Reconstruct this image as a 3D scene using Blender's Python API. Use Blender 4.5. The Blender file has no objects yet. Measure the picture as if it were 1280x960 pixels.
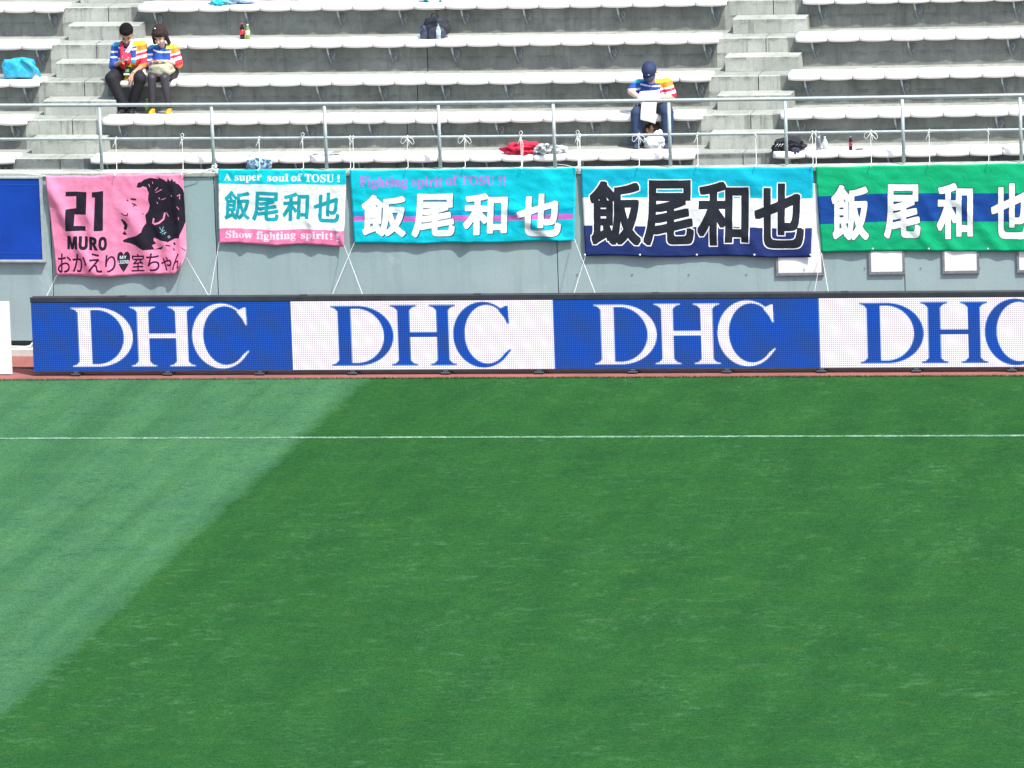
import bpy, bmesh, math, random
import numpy as np
from mathutils import Vector, Matrix, noise

random.seed(7)
sc = bpy.context.scene
C = sc.collection

# ------------------------------------------------------------------ camera
F, PIT, YAW, ROLL, CH, CD = 9722.57, .1723, .1765, -.0346, 17.1982, 98.0707
_c, _s = math.cos(YAW), math.sin(YAW)
_f0 = Vector((-_s, _c, 0)); _r0 = Vector((_c, _s, 0))
_fw = _f0*math.cos(PIT) + Vector((0, 0, -math.sin(PIT)))
_u0 = _r0.cross(_fw)
_r = _r0*math.cos(ROLL) + _u0*math.sin(ROLL)
_u = -_r0*math.sin(ROLL) + _u0*math.cos(ROLL)
CAMPOS = Vector((CD*math.tan(YAW), -CD, CH))
cam = bpy.data.cameras.new("camera"); co = bpy.data.objects.new("camera", cam); C.objects.link(co)
m = Matrix(((_r.x, _u.x, -_fw.x), (_r.y, _u.y, -_fw.y), (_r.z, _u.z, -_fw.z))).to_4x4()
co.matrix_world = Matrix.Translation(CAMPOS) @ m
cam.sensor_width = 36; cam.lens = 36*F/1280; cam.clip_start = 1; cam.clip_end = 2000
sc.camera = co

# ------------------------------------------------------------------ light
SUN_EL, SUN_AZ = 58, 48          # azimuth: degrees to the right of straight towards the camera side
EXPO = 0.66
el, az = math.radians(SUN_EL), math.radians(SUN_AZ)
to_sun = Vector((math.sin(az)*math.cos(el), -math.cos(az)*math.cos(el), math.sin(el)))
w = bpy.data.worlds.new("World"); sc.world = w; w.use_nodes = True
nt = w.node_tree; bg = nt.nodes['Background']
sky = nt.nodes.new('ShaderNodeTexSky'); sky.sky_type = 'NISHITA'; sky.sun_disc = False
sky.sun_elevation = el; sky.sun_rotation = math.atan2(to_sun.x, to_sun.y)
sky.dust_density = 3.0; sky.air_density = 1.0; sky.ozone_density = 1.0
nt.links.new(sky.outputs[0], bg.inputs[0]); bg.inputs[1].default_value = .15
sl = bpy.data.lights.new("sun", 'SUN'); sl.energy = 3.65; sl.angle = math.radians(.6); sl.color = (1, .965, .90)
so = bpy.data.objects.new("sun", sl); C.objects.link(so)
so.rotation_euler = to_sun.to_track_quat('Z', 'Y').to_euler(); so.location = (20, -30, 40)
sc.view_settings.view_transform = 'Standard'; sc.view_settings.look = 'None'
sc.view_settings.exposure = EXPO; sc.view_settings.gamma = 1

# ------------------------------------------------------------------ helpers
KB = .0039                                    # the stand is very slightly curved in plan
def bend(x): return KB*x*x
def lin(r, g, b):
    f = lambda c: (c/255/12.92) if c/255 <= .04045 else ((c/255+.055)/1.055)**2.4
    return (f(r), f(g), f(b), 1)
def clampx(x, a, b): return max(a, min(b, x))

def tag(o, label=None, cat=None, group=None, kind=None):
    if label: o['label'] = label
    if cat: o['category'] = cat
    if group: o['group'] = group
    if kind: o['kind'] = kind
    return o
BASE = {}
def thing(name, loc, label, cat, group=None):
    o = bpy.data.objects.new(name, None); C.objects.link(o); o.location = loc
    o.empty_display_size = .1
    BASE[o] = Vector(loc)
    return tag(o, label, cat, group)
def link(o, parent=None, base=None):
    C.objects.link(o)
    if parent is not None: o.parent = parent
    return o

class MB:
    """collects faces in world coordinates"""
    def __init__(s, bent=False): s.v = []; s.f = []; s.m = []; s.uv = []; s.bent = bent; s.smooth = []
    def add(s, vs, fs, mi=0, smooth=False):
        o = len(s.v)
        s.v += [tuple(p) for p in vs]
        for f in fs: s.f.append([i+o for i in f]); s.m.append(mi); s.smooth.append(smooth)
        return s
    def box(s, x0, x1, y0, y1, z0, z1, mi=0, bev=0, seg=1, jit=0):
        if bev:
            xs = [x0, x1]; n = max(1, seg); X = [x0+(x1-x0)*i/n for i in range(n+1)]
            # profile in yz with chamfered edges
            b = bev
            pr = [(y0+b, z0), (y1-b, z0), (y1, z0+b), (y1, z1-b), (y1-b, z1), (y0+b, z1), (y0, z1-b), (y0, z0+b)]
            vs = []; fs = []
            for i, x in enumerate(X):
                q = 0 if 0 < i < n else b*.0
                for (y, z) in pr: vs.append((x, y, z))
            k = len(pr)
            for i in range(n):
                for j in range(k):
                    a = i*k+j; c = i*k+(j+1) % k
                    fs.append([a, c, c+k, a+k])
            fs.append(list(range(k))[::-1]); fs.append([n*k+j for j in range(k)])
            return s.add(vs, fs, mi)
        n = max(1, seg); vs = []; fs = []
        for i in range(n+1):
            x = x0+(x1-x0)*i/n
            vs += [(x, y0, z0), (x, y1, z0), (x, y1, z1), (x, y0, z1)]
        for i in range(n):
            for j in range(4):
                a = i*4+j; c = i*4+(j+1) % 4
                fs.append([a, c, c+4, a+4])
        fs.append([3, 2, 1, 0]); fs.append([n*4, n*4+1, n*4+2, n*4+3])
        return s.add(vs, fs, mi)
    def tube(s, pts, r, n=8, mi=0, closed=False, caps=True):
        P = [Vector(p) for p in pts]; R = r if isinstance(r, (list, tuple)) else [r]*len(P)
        vs = []; fs = []; prev = None
        for i, p in enumerate(P):
            if i == 0: t = P[1]-P[0]
            elif i == len(P)-1: t = P[-1]-P[-2]
            else: t = (P[i+1]-P[i]).normalized()+(P[i]-P[i-1]).normalized()
            if t.length < 1e-9: t = Vector((0, 0, 1))
            t.normalize()
            if prev is None: a = t.orthogonal().normalized()
            else:
                a = prev - t*prev.dot(t)
                if a.length < 1e-6: a = t.orthogonal()
                a.normalize()
            prev = a; b = t.cross(a)
            for j in range(n):
                g = 2*math.pi*j/n
                vs.append(p+(a*math.cos(g)+b*math.sin(g))*R[i])
        for i in range(len(P)-1):
            for j in range(n):
                fs.append([i*n+j, i*n+(j+1) % n, (i+1)*n+(j+1) % n, (i+1)*n+j])
        if caps: fs.append(list(range(n))[::-1]); fs.append([(len(P)-1)*n+j for j in range(n)])
        return s.add(vs, fs, mi, True)
    def lathe(s, prof, c, n=14, mi=0, axis=Vector((0, 0, 1))):
        """prof = [(radius, height)] along axis from point c"""
        c = Vector(c); ax = Vector(axis).normalized(); a = ax.orthogonal().normalized(); b = ax.cross(a)
        vs = []; fs = []
        for (r, h) in prof:
            for j in range(n):
                g = 2*math.pi*j/n
                vs.append(c+ax*h+(a*math.cos(g)+b*math.sin(g))*max(r, 1e-4))
        k = len(prof)
        for i in range(k-1):
            for j in range(n):
                fs.append([i*n+j, i*n+(j+1) % n, (i+1)*n+(j+1) % n, (i+1)*n+j])
        fs.append(list(range(n))[::-1]); fs.append([(k-1)*n+j for j in range(n)])
        return s.add(vs, fs, mi, True)
    def ell(s, c, r, n=16, k=10, mi=0, rot=None):
        vs = []; fs = []; c = Vector(c)
        for i in range(k+1):
            th = math.pi*i/k
            for j in range(n):
                ph = 2*math.pi*j/n
                p = Vector((r[0]*math.sin(th)*math.cos(ph), r[1]*math.sin(th)*math.sin(ph), r[2]*math.cos(th)))
                if rot is not None: p = rot @ p
                vs.append(c+p)
        for i in range(k):
            for j in range(n):
                a, b2, c2, d = i*n+j, i*n+(j+1) % n, (i+1)*n+(j+1) % n, (i+1)*n+j
                fs.append([a, d, c2, b2])
        return s.add(vs, fs, mi, True)
    def caps(s, p0, r0, p1, r1, n=14, mi=0):
        """tapered capsule"""
        p0 = Vector(p0); p1 = Vector(p1); d = p1-p0; L = d.length
        pr = []
        for i in range(7):
            t = -math.pi/2+math.pi/2*i/6; pr.append((r0*math.cos(t), r0*math.sin(t)))
        for i in range(7):
            t = math.pi/2*i/6; pr.append((r1*math.cos(t), L+r1*math.sin(t)))
        return s.lathe(pr, p0, n, mi, d if L > 1e-6 else Vector((0, 0, 1)))
    def build(s, name, mats, parent=None, base=None, label=None, smooth=None, loc=None):
        vs = s.v
        if s.bent: vs = [(x, y+bend(x), z) for (x, y, z) in vs]
        if parent is not None: off = BASE.get(parent, Vector())
        elif base is not None: off = Vector(base)
        else:
            a = np.array(vs); off = Vector(((a[:, 0].min()+a[:, 0].max())/2, (a[:, 1].min()+a[:, 1].max())/2, a[:, 2].min()))
        own = Vector((0, 0, 0))
        if loc is not None: own = Vector(loc)-off
        tot = off+own
        me = bpy.data.meshes.new(name)
        me.from_pydata([(x-tot.x, y-tot.y, z-tot.z) for (x, y, z) in vs], [], s.f)
        if not isinstance(mats, (list, tuple)): mats = [mats]
        for mm in mats: me.materials.append(mm)
        me.polygons.foreach_set('material_index', s.m)
        sm = s.smooth if smooth is None else [smooth]*len(s.f)
        me.polygons.foreach_set('use_smooth', sm)
        me.update()
        o = bpy.data.objects.new(name, me)
        C.objects.link(o)
        if parent is not None:
            o.parent = parent; o.location = own; BASE[o] = tot
        else: o.location = off; BASE[o] = off
        if label: o['label'] = label
        return o

# ------------------------------------------------------------------ materials
class NT:
    def __init__(s, name):
        s.mat = bpy.data.materials.new(name); s.mat.use_nodes = True
        s.t = s.mat.node_tree; s.b = s.t.nodes['Principled BSDF']
    def n(s, typ, **k):
        x = s.t.nodes.new(typ)
        for a, b in k.items(): setattr(x, a, b)
        return x
    def l(s, a, b): s.t.links.new(a, b)
    def coord(s, scale=(1, 1, 1), obj=True, world=False):
        if world:
            g = s.n('ShaderNodeNewGeometry').outputs['Position']
        else: g = s.n('ShaderNodeTexCoord').outputs['Object']
        mp = s.n('ShaderNodeMapping'); s.l(g, mp.inputs[0]); mp.inputs['Scale'].default_value = scale
        return mp.outputs[0]
    def noise(s, vec, scale, detail=3, rough=.55, dist=0):
        x = s.n('ShaderNodeTexNoise'); s.l(vec, x.inputs['Vector']); x.inputs['Scale'].default_value = scale
        x.inputs['Detail'].default_value = detail; x.inputs['Roughness'].default_value = rough
        x.inputs['Distortion'].default_value = dist
        return x.outputs[0]
    def ramp(s, fac, a, b, ca=(0, 0, 0, 1), cb=(1, 1, 1, 1), interp='LINEAR'):
        x = s.n('ShaderNodeValToRGB'); s.l(fac, x.inputs[0]); e = x.color_ramp.elements
        x.color_ramp.interpolation = interp
        e[0].position = a; e[0].color = ca; e[1].position = b; e[1].color = cb
        return x.outputs[0]
    def mix(s, fac, a, b, mode='MIX'):
        x = s.n('ShaderNodeMix', data_type='RGBA', blend_type=mode)
        for sock, v in ((x.inputs[0], fac), (x.inputs[6], a), (x.inputs[7], b)):
            if hasattr(v, 'is_output'): s.l(v, sock)
            else: sock.default_value = v
        return x.outputs[2]
    def math(s, op, a, b=None, c=None):
        x = s.n('ShaderNodeMath', operation=op)
        for i, v in enumerate((a, b, c)):
            if v is None: continue
            if hasattr(v, 'is_output'): s.l(v, x.inputs[i])
            else: x.inputs[i].default_value = v
        return x.outputs[0]
    def bump(s, h, strength=.3, dist=.01):
        x = s.n('ShaderNodeBump'); s.l(h, x.inputs['Height']); x.inputs['Strength'].default_value = strength
        x.inputs['Distance'].default_value = dist; s.l(x.outputs[0], s.b.inputs['Normal'])
    def base(s, v):
        if hasattr(v, 'is_output'): s.l(v, s.b.inputs['Base Color'])
        else: s.b.inputs['Base Color'].default_value = v
    def rough(s, v):
        s.b.inputs['Roughness'].default_value = v; return s

def simple(name, col, rough=.6, var=.12, scale=8, metal=0, bump=0, spec=.5, bscale=None):
    t = NT(name); v = t.coord()
    nz = t.noise(v, scale, 4)
    d = tuple(c*(1-var) for c in col[:3])+(1,); e = tuple(min(1, c*(1+var)) for c in col[:3])+(1,)
    t.base(t.ramp(nz, .3, .7, d, e)); t.rough(rough); t.b.inputs['Metallic'].default_value = metal
    t.b.inputs['Specular IOR Level'].default_value = spec
    if bump: t.bump(t.noise(v, bscale or scale*3, 4), bump, .01)
    return t.mat

M = {}
# grass -------------------------------------------------
def grass_mat():
    t = NT('grass'); P = t.coord(world=True)
    sep = t.n('ShaderNodeSeparateXYZ'); t.l(P, sep.inputs[0]); X, Y = sep.outputs[0], sep.outputs[1]
    n1 = t.noise(t.coord((1, .55, 1), world=True), 42, 6, .85)                 # blade grain
    n2 = t.noise(P, 11, 5, .7)                 # tufts
    n3 = t.noise(P, 1.3, 4, .6)                # patches
    n4 = t.noise(t.coord((1.6, .20, 1), world=True), 1.0, 3, .6)   # faint wear along the mowing direction
    # mowing stripe: the roller laid the leaves the other way left of the line
    wob = t.math('MULTIPLY_ADD', t.noise(P, .9, 2), .22, -.11)
    wob2 = t.math('MULTIPLY_ADD', t.noise(P, 9, 4, .7), .30, -.15)
    xl = t.math('ADD', X, t.math('ADD', wob, wob2))
    mp = t.n('ShaderNodeMapRange'); t.l(xl, mp.inputs[0]); mp.inputs[1].default_value = -1.79; mp.inputs[2].default_value = -1.99
    mow = mp.outputs[0]
    mp2 = t.n('ShaderNodeMapRange'); t.l(xl, mp2.inputs[0]); mp2.inputs[1].default_value = -7.5; mp2.inputs[2].default_value = -7.3
    mow = t.math('MULTIPLY', mow, mp2.outputs[0])
    dark = t.ramp(n2, .32, .70, (.0135, .082, .0215, 1), (.0275, .116, .0330, 1))
    lite = t.ramp(n2, .32, .70, (.034, .140, .058, 1), (.068, .204, .098, 1))
    col = t.mix(mow, dark, lite)
    # pale wisps where the leaf lies over, dark scuffs where it stands up
    wsp = t.ramp(t.noise(t.coord((1, 1.1, 1), world=True), 2.7, 7, .76, .2), .54, .74)
    reg = t.ramp(t.noise(P, .33, 2, .5), .38, .66, (.25, .25, .25, 1), (1, 1, 1, 1))
    far = t.n('ShaderNodeMapRange'); t.l(Y, far.inputs[0]); far.inputs[1].default_value = -3.5; far.inputs[2].default_value = -12; far.inputs[3].default_value = .4; far.inputs[4].default_value = .95
    col = t.mix(t.math('MULTIPLY', t.math('MULTIPLY', wsp, reg), far.outputs[0]), col, (.070, .200, .090, 1))
    big = t.ramp(t.noise(t.coord((.8, .5, 1), world=True), 1.1, 4, .65), .52, .72)
    fin = t.ramp(t.noise(t.coord((1, .8, 1), world=True), 9, 5, .75), .50, .66)
    col = t.mix(t.math('MULTIPLY', t.math('MULTIPLY', big, fin), .65), col, (.075, .215, .100, 1))
    sc_ = t.ramp(t.noise(P, 5.5, 5, .7), .60, .74)
    col = t.mix(t.math('MULTIPLY', sc_, .40), col, (.010, .070, .022, 1))
    sc2 = t.math('MULTIPLY', t.ramp(t.noise(t.coord((1, 1.2, 1), world=True), 3.4, 7, .78, .3), .53, .66), mow)
    col = t.mix(t.math('MULTIPLY', sc2, .55), col, (.022, .100, .040, 1))
    bnd = t.math('MULTIPLY', t.ramp(t.noise(t.coord((2.4, .09, 1), world=True), 1.0, 3, .6), .42, .62), mow)
    col = t.mix(t.math('MULTIPLY', bnd, .40), col, (.024, .112, .040, 1))
    yl = t.ramp(t.noise(P, 1.9, 4, .7), .58, .72)
    col = t.mix(t.math('MULTIPLY', yl, .28), col, (.060, .130, .020, 1))
    g = t.ramp(n1, .34, .66, (.50, .53, .50, 1), (1.50, 1.46, 1.50, 1)); col = t.mix(1.0, col, g, 'MULTIPLY')
    g = t.ramp(n3, .3, .7, (.88, .90, .98, 1), (1.12, 1.09, 1.0, 1)); col = t.mix(1.0, col, g, 'MULTIPLY')
    g = t.ramp(n4, .35, .65, (.91, .92, .94, 1), (1.09, 1.07, 1.06, 1)); col = t.mix(1.0, col, g, 'MULTIPLY')
    col = t.mix(1.0, col, (1.02, .85, .88, 1), 'MULTIPLY')
    t.base(col); t.rough(1); t.b.inputs['Specular IOR Level'].default_value = 0
    h = t.math('ADD', n1, t.math('MULTIPLY', n2, 1.6)); t.bump(h, .3, .03)
    return t.mat
M['grass'] = grass_mat()
def track_mat():
    t = NT('track'); P = t.coord(world=True)
    c = t.ramp(t.noise(P, 2.2, 4), .3, .7, (.225, .070, .060, 1), (.30, .098, .084, 1))
    g = t.ramp(t.noise(P, 150, 3, .8), .25, .75, (.8, .8, .8, 1), (1.2, 1.2, 1.2, 1))
    t.base(t.mix(1, c, g, 'MULTIPLY')); t.rough(.85); t.bump(t.noise(P, 220, 2), .4, .004); return t.mat
M['track'] = track_mat()
def line_mat():
    t = NT('line_paint'); P = t.coord(world=True)
    n = t.noise(P, 28, 5, .8); n2 = t.noise(P, 5, 4)
    k = t.ramp(t.math('ADD', n, t.math('MULTIPLY', n2, .4)), .54, .74)
    t.base(t.mix(k, (.36, .52, .42, 1), (.03, .14, .045, 1))); t.rough(.8); return t.mat
M['line'] = line_mat()
def concrete(name, lo, hi, stain=.5, seed=0, streak=True, grime=0):
    t = NT(name); P = t.coord(world=True)
    mp = t.n('ShaderNodeMapping'); t.l(P, mp.inputs[0]); mp.inputs['Location'].default_value = (seed, seed*2, seed*.5); P = mp.outputs[0]
    c = t.ramp(t.noise(P, 2.4, 6, .65, .4), .3, .7, lo, hi)
    pat = t.ramp(t.noise(P, .9, 3, .6), .35, .65, (.86, .87, .86, 1), (1.08, 1.08, 1.08, 1)); c = t.mix(1, c, pat, 'MULTIPLY')
    f = t.ramp(t.noise(P, 60, 4, .7), .25, .75, (.84, .84, .84, 1), (1.13, 1.13, 1.13, 1)); c = t.mix(1, c, f, 'MULTIPLY')
    if streak:
        mm = t.n('ShaderNodeMapping'); t.l(P, mm.inputs[0]); mm.inputs['Scale'].default_value = (5, 1.2, .7)
        s = t.ramp(t.noise(mm.outputs[0], 2.0, 5, .7), .52, .74); c = t.mix(t.math('MULTIPLY', s, stain), c, (.075, .08, .07, 1))
    pit = t.ramp(t.noise(P, 22, 3, .6), .68, .75); c = t.mix(t.math('MULTIPLY', pit, .35), c, (.09, .09, .08, 1))
    if grime:
        g0 = t.n('ShaderNodeNewGeometry'); sp = t.n('ShaderNodeSeparateXYZ'); t.l(g0.outputs['Position'], sp.inputs[0])
        sn = t.n('ShaderNodeSeparateXYZ'); t.l(g0.outputs['True Normal'], sn.inputs[0])
        d = t.math('FRACT', t.math('DIVIDE', t.math('SUBTRACT', 2.562, sp.outputs[2]), .2022))
        edge = t.math('SUBTRACT', 1.0, t.ramp(d, .06, .42)); nzv = t.math('LESS_THAN', sn.outputs[2], .4)
        blot = t.ramp(t.noise(t.coord((1, 1, 1.6), world=True), 5.5, 5, .75, .3), .44, .60)
        c = t.mix(t.math('MULTIPLY', t.math('MULTIPLY', edge, nzv), t.math('MULTIPLY', blot, grime)), c, (.07, .075, .065, 1))
        run = t.ramp(t.noise(t.coord((9, 1, .5), world=True), 1.2, 3, .6), .60, .66)
        c = t.mix(t.math('MULTIPLY', t.math('MULTIPLY', run, nzv), grime*.55), c, (.09, .095, .085, 1))
    t.base(c); t.rough(.9); t.b.inputs['Specular IOR Level'].default_value = .2
    t.bump(t.noise(P, 30, 5, .7), .25, .01); return t.mat
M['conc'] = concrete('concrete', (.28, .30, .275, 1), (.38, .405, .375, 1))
M['conc_riser_shaded'] = concrete('concrete_riser_shaded', (.15, .16, .148, 1), (.265, .28, .26, 1), .5, 3.3, grime=.45)  # dirty riser concrete, its colour darkened further for the shade under the seats
M['conc_step'] = concrete('concrete_step', (.33, .35, .32, 1), (.46, .485, .445, 1), .4, 7.7, grime=.7)
M['kerb'] = concrete('kerb_concrete', (.50, .53, .50, 1), (.62, .64, .61, 1), .15, 5)
def wall_mat():
    t = NT('wall_paint'); P = t.coord(world=True)
    c = t.ramp(t.noise(P, 1.1, 4, .6), .3, .7, (.265, .375, .385, 1), (.320, .43, .435, 1))
    mm = t.n('ShaderNodeMapping'); t.l(P, mm.inputs[0]); mm.inputs['Scale'].default_value = (4.5, 1, .35)
    s = t.ramp(t.noise(mm.outputs[0], 1.6, 5, .65), .5, .72); c = t.mix(t.math('MULTIPLY', s, .32), c, (.17, .24, .24, 1))
    s2 = t.ramp(t.noise(P, 1.9, 3, .55, .6), .64, .74); c = t.mix(t.math('MULTIPLY', s2, .45), c, (.42, .53, .53, 1))
    f = t.ramp(t.noise(P, 45, 3, .7), .25, .75, (.93, .93, .93, 1), (1.06, 1.06, 1.06, 1)); c = t.mix(1, c, f, 'MULTIPLY')
    t.base(c); t.rough(.75); t.bump(t.noise(P, 12, 4), .12, .01); return t.mat
M['wall'] = wall_mat()
M['seam'] = simple('joint_filler', (.075, .085, .085, 1), .9)
M['dark'] = simple('dark_gap', (.02, .02, .022, 1), .9)
def seat_mat():
    t = NT('seat_plastic'); P = t.coord(world=True)
    c = t.ramp(t.noise(P, 3, 4), .3, .7, (.82, .765, .775, 1), (.88, .83, .838, 1))
    d = t.ramp(t.noise(P, 26, 4, .7), .60, .78); c = t.mix(t.math('MULTIPLY', d, .22), c, (.52, .47, .46, 1))
    t.base(c); t.rough(.42); return t.mat
M['seat'] = seat_mat()
M['galv'] = simple('galvanised_steel', (.42, .475, .485, 1), .5, .12, 14, .25)
M['galv_dark'] = simple('dull_steel', (.22, .24, .25, 1), .6, .25, 20, .3)
M['rod'] = simple('bracket_steel', (.46, .49, .50, 1), .5, .15, 20, .2)
M['black'] = simple('black_powder_coat', (.028, .030, .040, 1), .55, .25, 6)
M['black_cloth'] = simple('black_fabric', (.022, .022, .030, 1), .9, .3, 30, bump=.4)
M['cord'] = simple('white_cord', (.82, .84, .83, 1), .8, .06, 40)
M['white'] = simple('white_panel', (.80, .81, .81, 1), .45, .05, 3)
M['ad_white'] = simple('white_board_sheet', (.80, .82, .82, 1), .5, .03, 2)
M['footmetal'] = simple('board_foot_metal', (.035, .045, .06, 1), .5, .2, 20)

# ------------------------------------------------------------------ drawing flat print (cloth banners, LED picture)
def glyph_tris(text):
    cu = bpy.data.curves.new('t', 'FONT'); cu.body = text; cu.size = 1; cu.resolution_u = 6
    o = bpy.data.objects.new('t', cu); C.objects.link(o)
    dg = bpy.context.evaluated_depsgraph_get(); dg.update()
    me = bpy.data.meshes.new_from_object(o.evaluated_get(dg), depsgraph=dg)
    me.calc_loop_triangles()
    n = len(me.vertices); v = np.zeros(n*3); me.vertices.foreach_get('co', v); v = v.reshape(-1, 3)[:, :2]
    k = len(me.loop_triangles); tr = np.zeros(k*3, dtype=np.int32); me.loop_triangles.foreach_get('vertices', tr)
    bpy.data.objects.remove(o); bpy.data.curves.remove(cu); bpy.data.meshes.remove(me)
    v = v-v.min(0); v = v/v.max(0)
    return v, tr.reshape(-1, 3)
def mathbold(s, base=0x1D400):
    return ''.join(chr(base+ord(c)-65) if 'A' <= c <= 'Z' else chr(base+26+ord(c)-97) if 'a' <= c <= 'z' else c for c in s)

class Canvas:
    """an RGB print; points are given in a flat (x, y) frame whose four corners are quad (tl, tr, br, bl)"""
    def __init__(s, quad, S=4, size=None):
        s.q = np.array(quad, float)
        wid = np.linalg.norm(s.q[1]-s.q[0]); hei = np.linalg.norm(s.q[3]-s.q[0])
        s.w, s.h = size or (int(wid*S), int(hei*S)); s.S = s.w/wid
        s.a = np.zeros((s.h, s.w, 3)); s.a[:] = 1
        s.yy, s.xx = np.mgrid[0:s.h, 0:s.w]
    def pt(s, P):
        P = np.array(P, float); uv = np.full(P.shape, .5)
        tl, tr, br, bl = s.q
        for _ in range(12):
            u, v = uv[:, :1], uv[:, 1:]
            p = tl*(1-u)*(1-v)+tr*u*(1-v)+br*u*v+bl*(1-u)*v
            du = (tr-tl)*(1-v)+(br-bl)*v; dv = (bl-tl)*(1-u)+(br-tr)*u
            e = P-p; det = du[:, 0]*dv[:, 1]-du[:, 1]*dv[:, 0]
            a = (e[:, 0]*dv[:, 1]-e[:, 1]*dv[:, 0])/det; b = (du[:, 0]*e[:, 1]-du[:, 1]*e[:, 0])/det
            uv = uv+np.stack([a, b], 1)
        return uv*np.array([s.w, s.h])
    def raster(s, Q, tris):
        mk = np.zeros((s.h, s.w), bool)
        for t in tris:
            a, b, c = Q[t[0]], Q[t[1]], Q[t[2]]
            x0 = int(max(0, math.floor(min(a[0], b[0], c[0])))); x1 = int(min(s.w, math.ceil(max(a[0], b[0], c[0]))+1))
            y0 = int(max(0, math.floor(min(a[1], b[1], c[1])))); y1 = int(min(s.h, math.ceil(max(a[1], b[1], c[1]))+1))
            if x1 <= x0 or y1 <= y0: continue
            X = s.xx[y0:y1, x0:x1]+.5; Y = s.yy[y0:y1, x0:x1]+.5
            e = lambda p, q: (q[0]-p[0])*(Y-p[1])-(q[1]-p[1])*(X-p[0])
            w0, w1, w2 = e(a, b), e(b, c), e(c, a)
            eps = 1e-6
            mk[y0:y1, x0:x1] |= ((w0 >= -eps) & (w1 >= -eps) & (w2 >= -eps)) | ((w0 <= eps) & (w1 <= eps) & (w2 <= eps))
        return mk
    def text(s, txt, rect, slant=0):
        v, tr = glyph_tris(txt); x0, y0, x1, y1 = rect
        P = np.stack([x0+v[:, 0]*(x1-x0)+slant*(v[:, 1]-.5)*(y1-y0), y1-v[:, 1]*(y1-y0)], 1)
        return s.raster(s.pt(P), tr)
    def poly(s, pts):
        Q = s.pt(pts); mk = np.zeros((s.h, s.w), bool); n = len(Q); Y = s.yy+.5; X = s.xx+.5
        for i in range(n):
            (xa, ya), (xb, yb) = Q[i], Q[(i+1) % n]
            if ya == yb: continue
            c = ((ya > Y) != (yb > Y)) & (X < (xb-xa)*(Y-ya)/(yb-ya)+xa)
            mk ^= c
        return mk
    def stroke(s, pts, r):
        Q = s.pt(pts); mk = np.zeros((s.h, s.w), bool); r = r*s.S
        for i in range(len(Q)-1):
            a, b = Q[i], Q[i+1]; d = b-a; L = max(1e-9, d@d)
            X = s.xx+.5-a[0]; Y = s.yy+.5-a[1]
            t = np.clip((X*d[0]+Y*d[1])/L, 0, 1)
            mk |= (X-t*d[0])**2+(Y-t*d[1])**2 < r*r
        return mk
    def grow(s, mk, r, sq=2.0, ax=1.0):
        r = r*s.S; out = mk.copy(); n = int(math.ceil(r))
        H, W = mk.shape
        for dy in range(-n, n+1):
            for dx in range(-n, n+1):
                if (abs(dx/ax)**sq+abs(dy)**sq) > r**sq or (dx == 0 and dy == 0): continue
                out[max(0, dy):H+min(0, dy), max(0, dx):W+min(0, dx)] |= mk[max(0, -dy):H+min(0, -dy), max(0, -dx):W+min(0, -dx)]
        return out
    def shift(s, mk, dx, dy):
        dx = int(round(dx*s.S)); dy = int(round(dy*s.S)); o = np.zeros_like(mk); H, W = mk.shape
        o[max(0, dy):H+min(0, dy), max(0, dx):W+min(0, dx)] = mk[max(0, -dy):H+min(0, -dy), max(0, -dx):W+min(0, -dx)]
        return o
    def paint(s, mk, rgb): s.a[mk] = np.array(rgb)/255
    def image(s, name):
        im = bpy.data.images.new(name, s.w, s.h, alpha=False, float_buffer=False)
        px = np.ones((s.h, s.w, 4), np.float32); px[:, :, :3] = s.a[::-1]
        im.pixels.foreach_set(px.ravel()); im.update(); im.pack()
        return im

def cloth_mat(name, img, gain=1.0, weave=.06):
    t = NT(name)
    uv = t.n('ShaderNodeUVMap'); tx = t.n('ShaderNodeTexImage'); tx.image = img; tx.extension = 'EXTEND'
    t.l(uv.outputs[0], tx.inputs[0])
    P = t.coord(world=True)
    g = t.ramp(t.noise(P, 130, 3, .8), .25, .75, (1-weave*2, 1-weave*2, 1-weave*2, 1), (1+weave, 1+weave, 1+weave, 1))
    c = t.mix(1, tx.outputs[0], g, 'MULTIPLY')
    if gain != 1: c = t.mix(1, c, (gain, gain, gain, 1), 'MULTIPLY')
    t.base(c); t.rough(.85); t.b.inputs['Specular IOR Level'].default_value = .2
    t.bump(t.noise(P, 7, 6, .65, .8), .36, .03)
    return t.mat

# ------------------------------------------------------------------ ground
def sheet(name, x0, x1, y0, y1, z, mat, nx=1):
    b = MB()
    for i in range(nx):
        a, c = x0+(x1-x0)*i/nx, x0+(x1-x0)*(i+1)/nx
        b.add([(a, y0, z), (c, y0, z), (c, y1, z), (a, y1, z)], [[0, 1, 2, 3]])
    o = b.build(name, mat); return tag(o, kind='structure')
M['soil'] = simple('bare_ground', (.13, .13, .11, 1), .95, .2, 1)
sheet('ground', -300, 300, -300, 300, -.06, M['soil'])
# pitch turf with a slightly uneven edge towards the track
b = MB(); n = 700; X = [-60+120*i/n for i in range(n+1)]
ed = [-.335+.018*noise.noise((x*3.1, 0, 0))+.012*noise.noise((x*17, 3, 0)) for x in X]
vs = [(x, e, 0) for x, e in zip(X, ed)]+[(x, -140, 0) for x in X]+[(x, e, -.05) for x, e in zip(X, ed)]
fs = [[i+n+1, i+n+2, i+1, i] for i in range(n)]+[[i, i+1, i+1+2*(n+1), i+2*(n+1)] for i in range(n)]
b.add(vs, fs); tag(b.build('grass_pitch', M['grass']), kind='structure')
sheet('running_track', -60, 60, -.45, 1.62, -.008, M['track'], 20)
sheet('touchline', -60, 60, -4.625, -4.52, .004, M['line'], 40)
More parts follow.
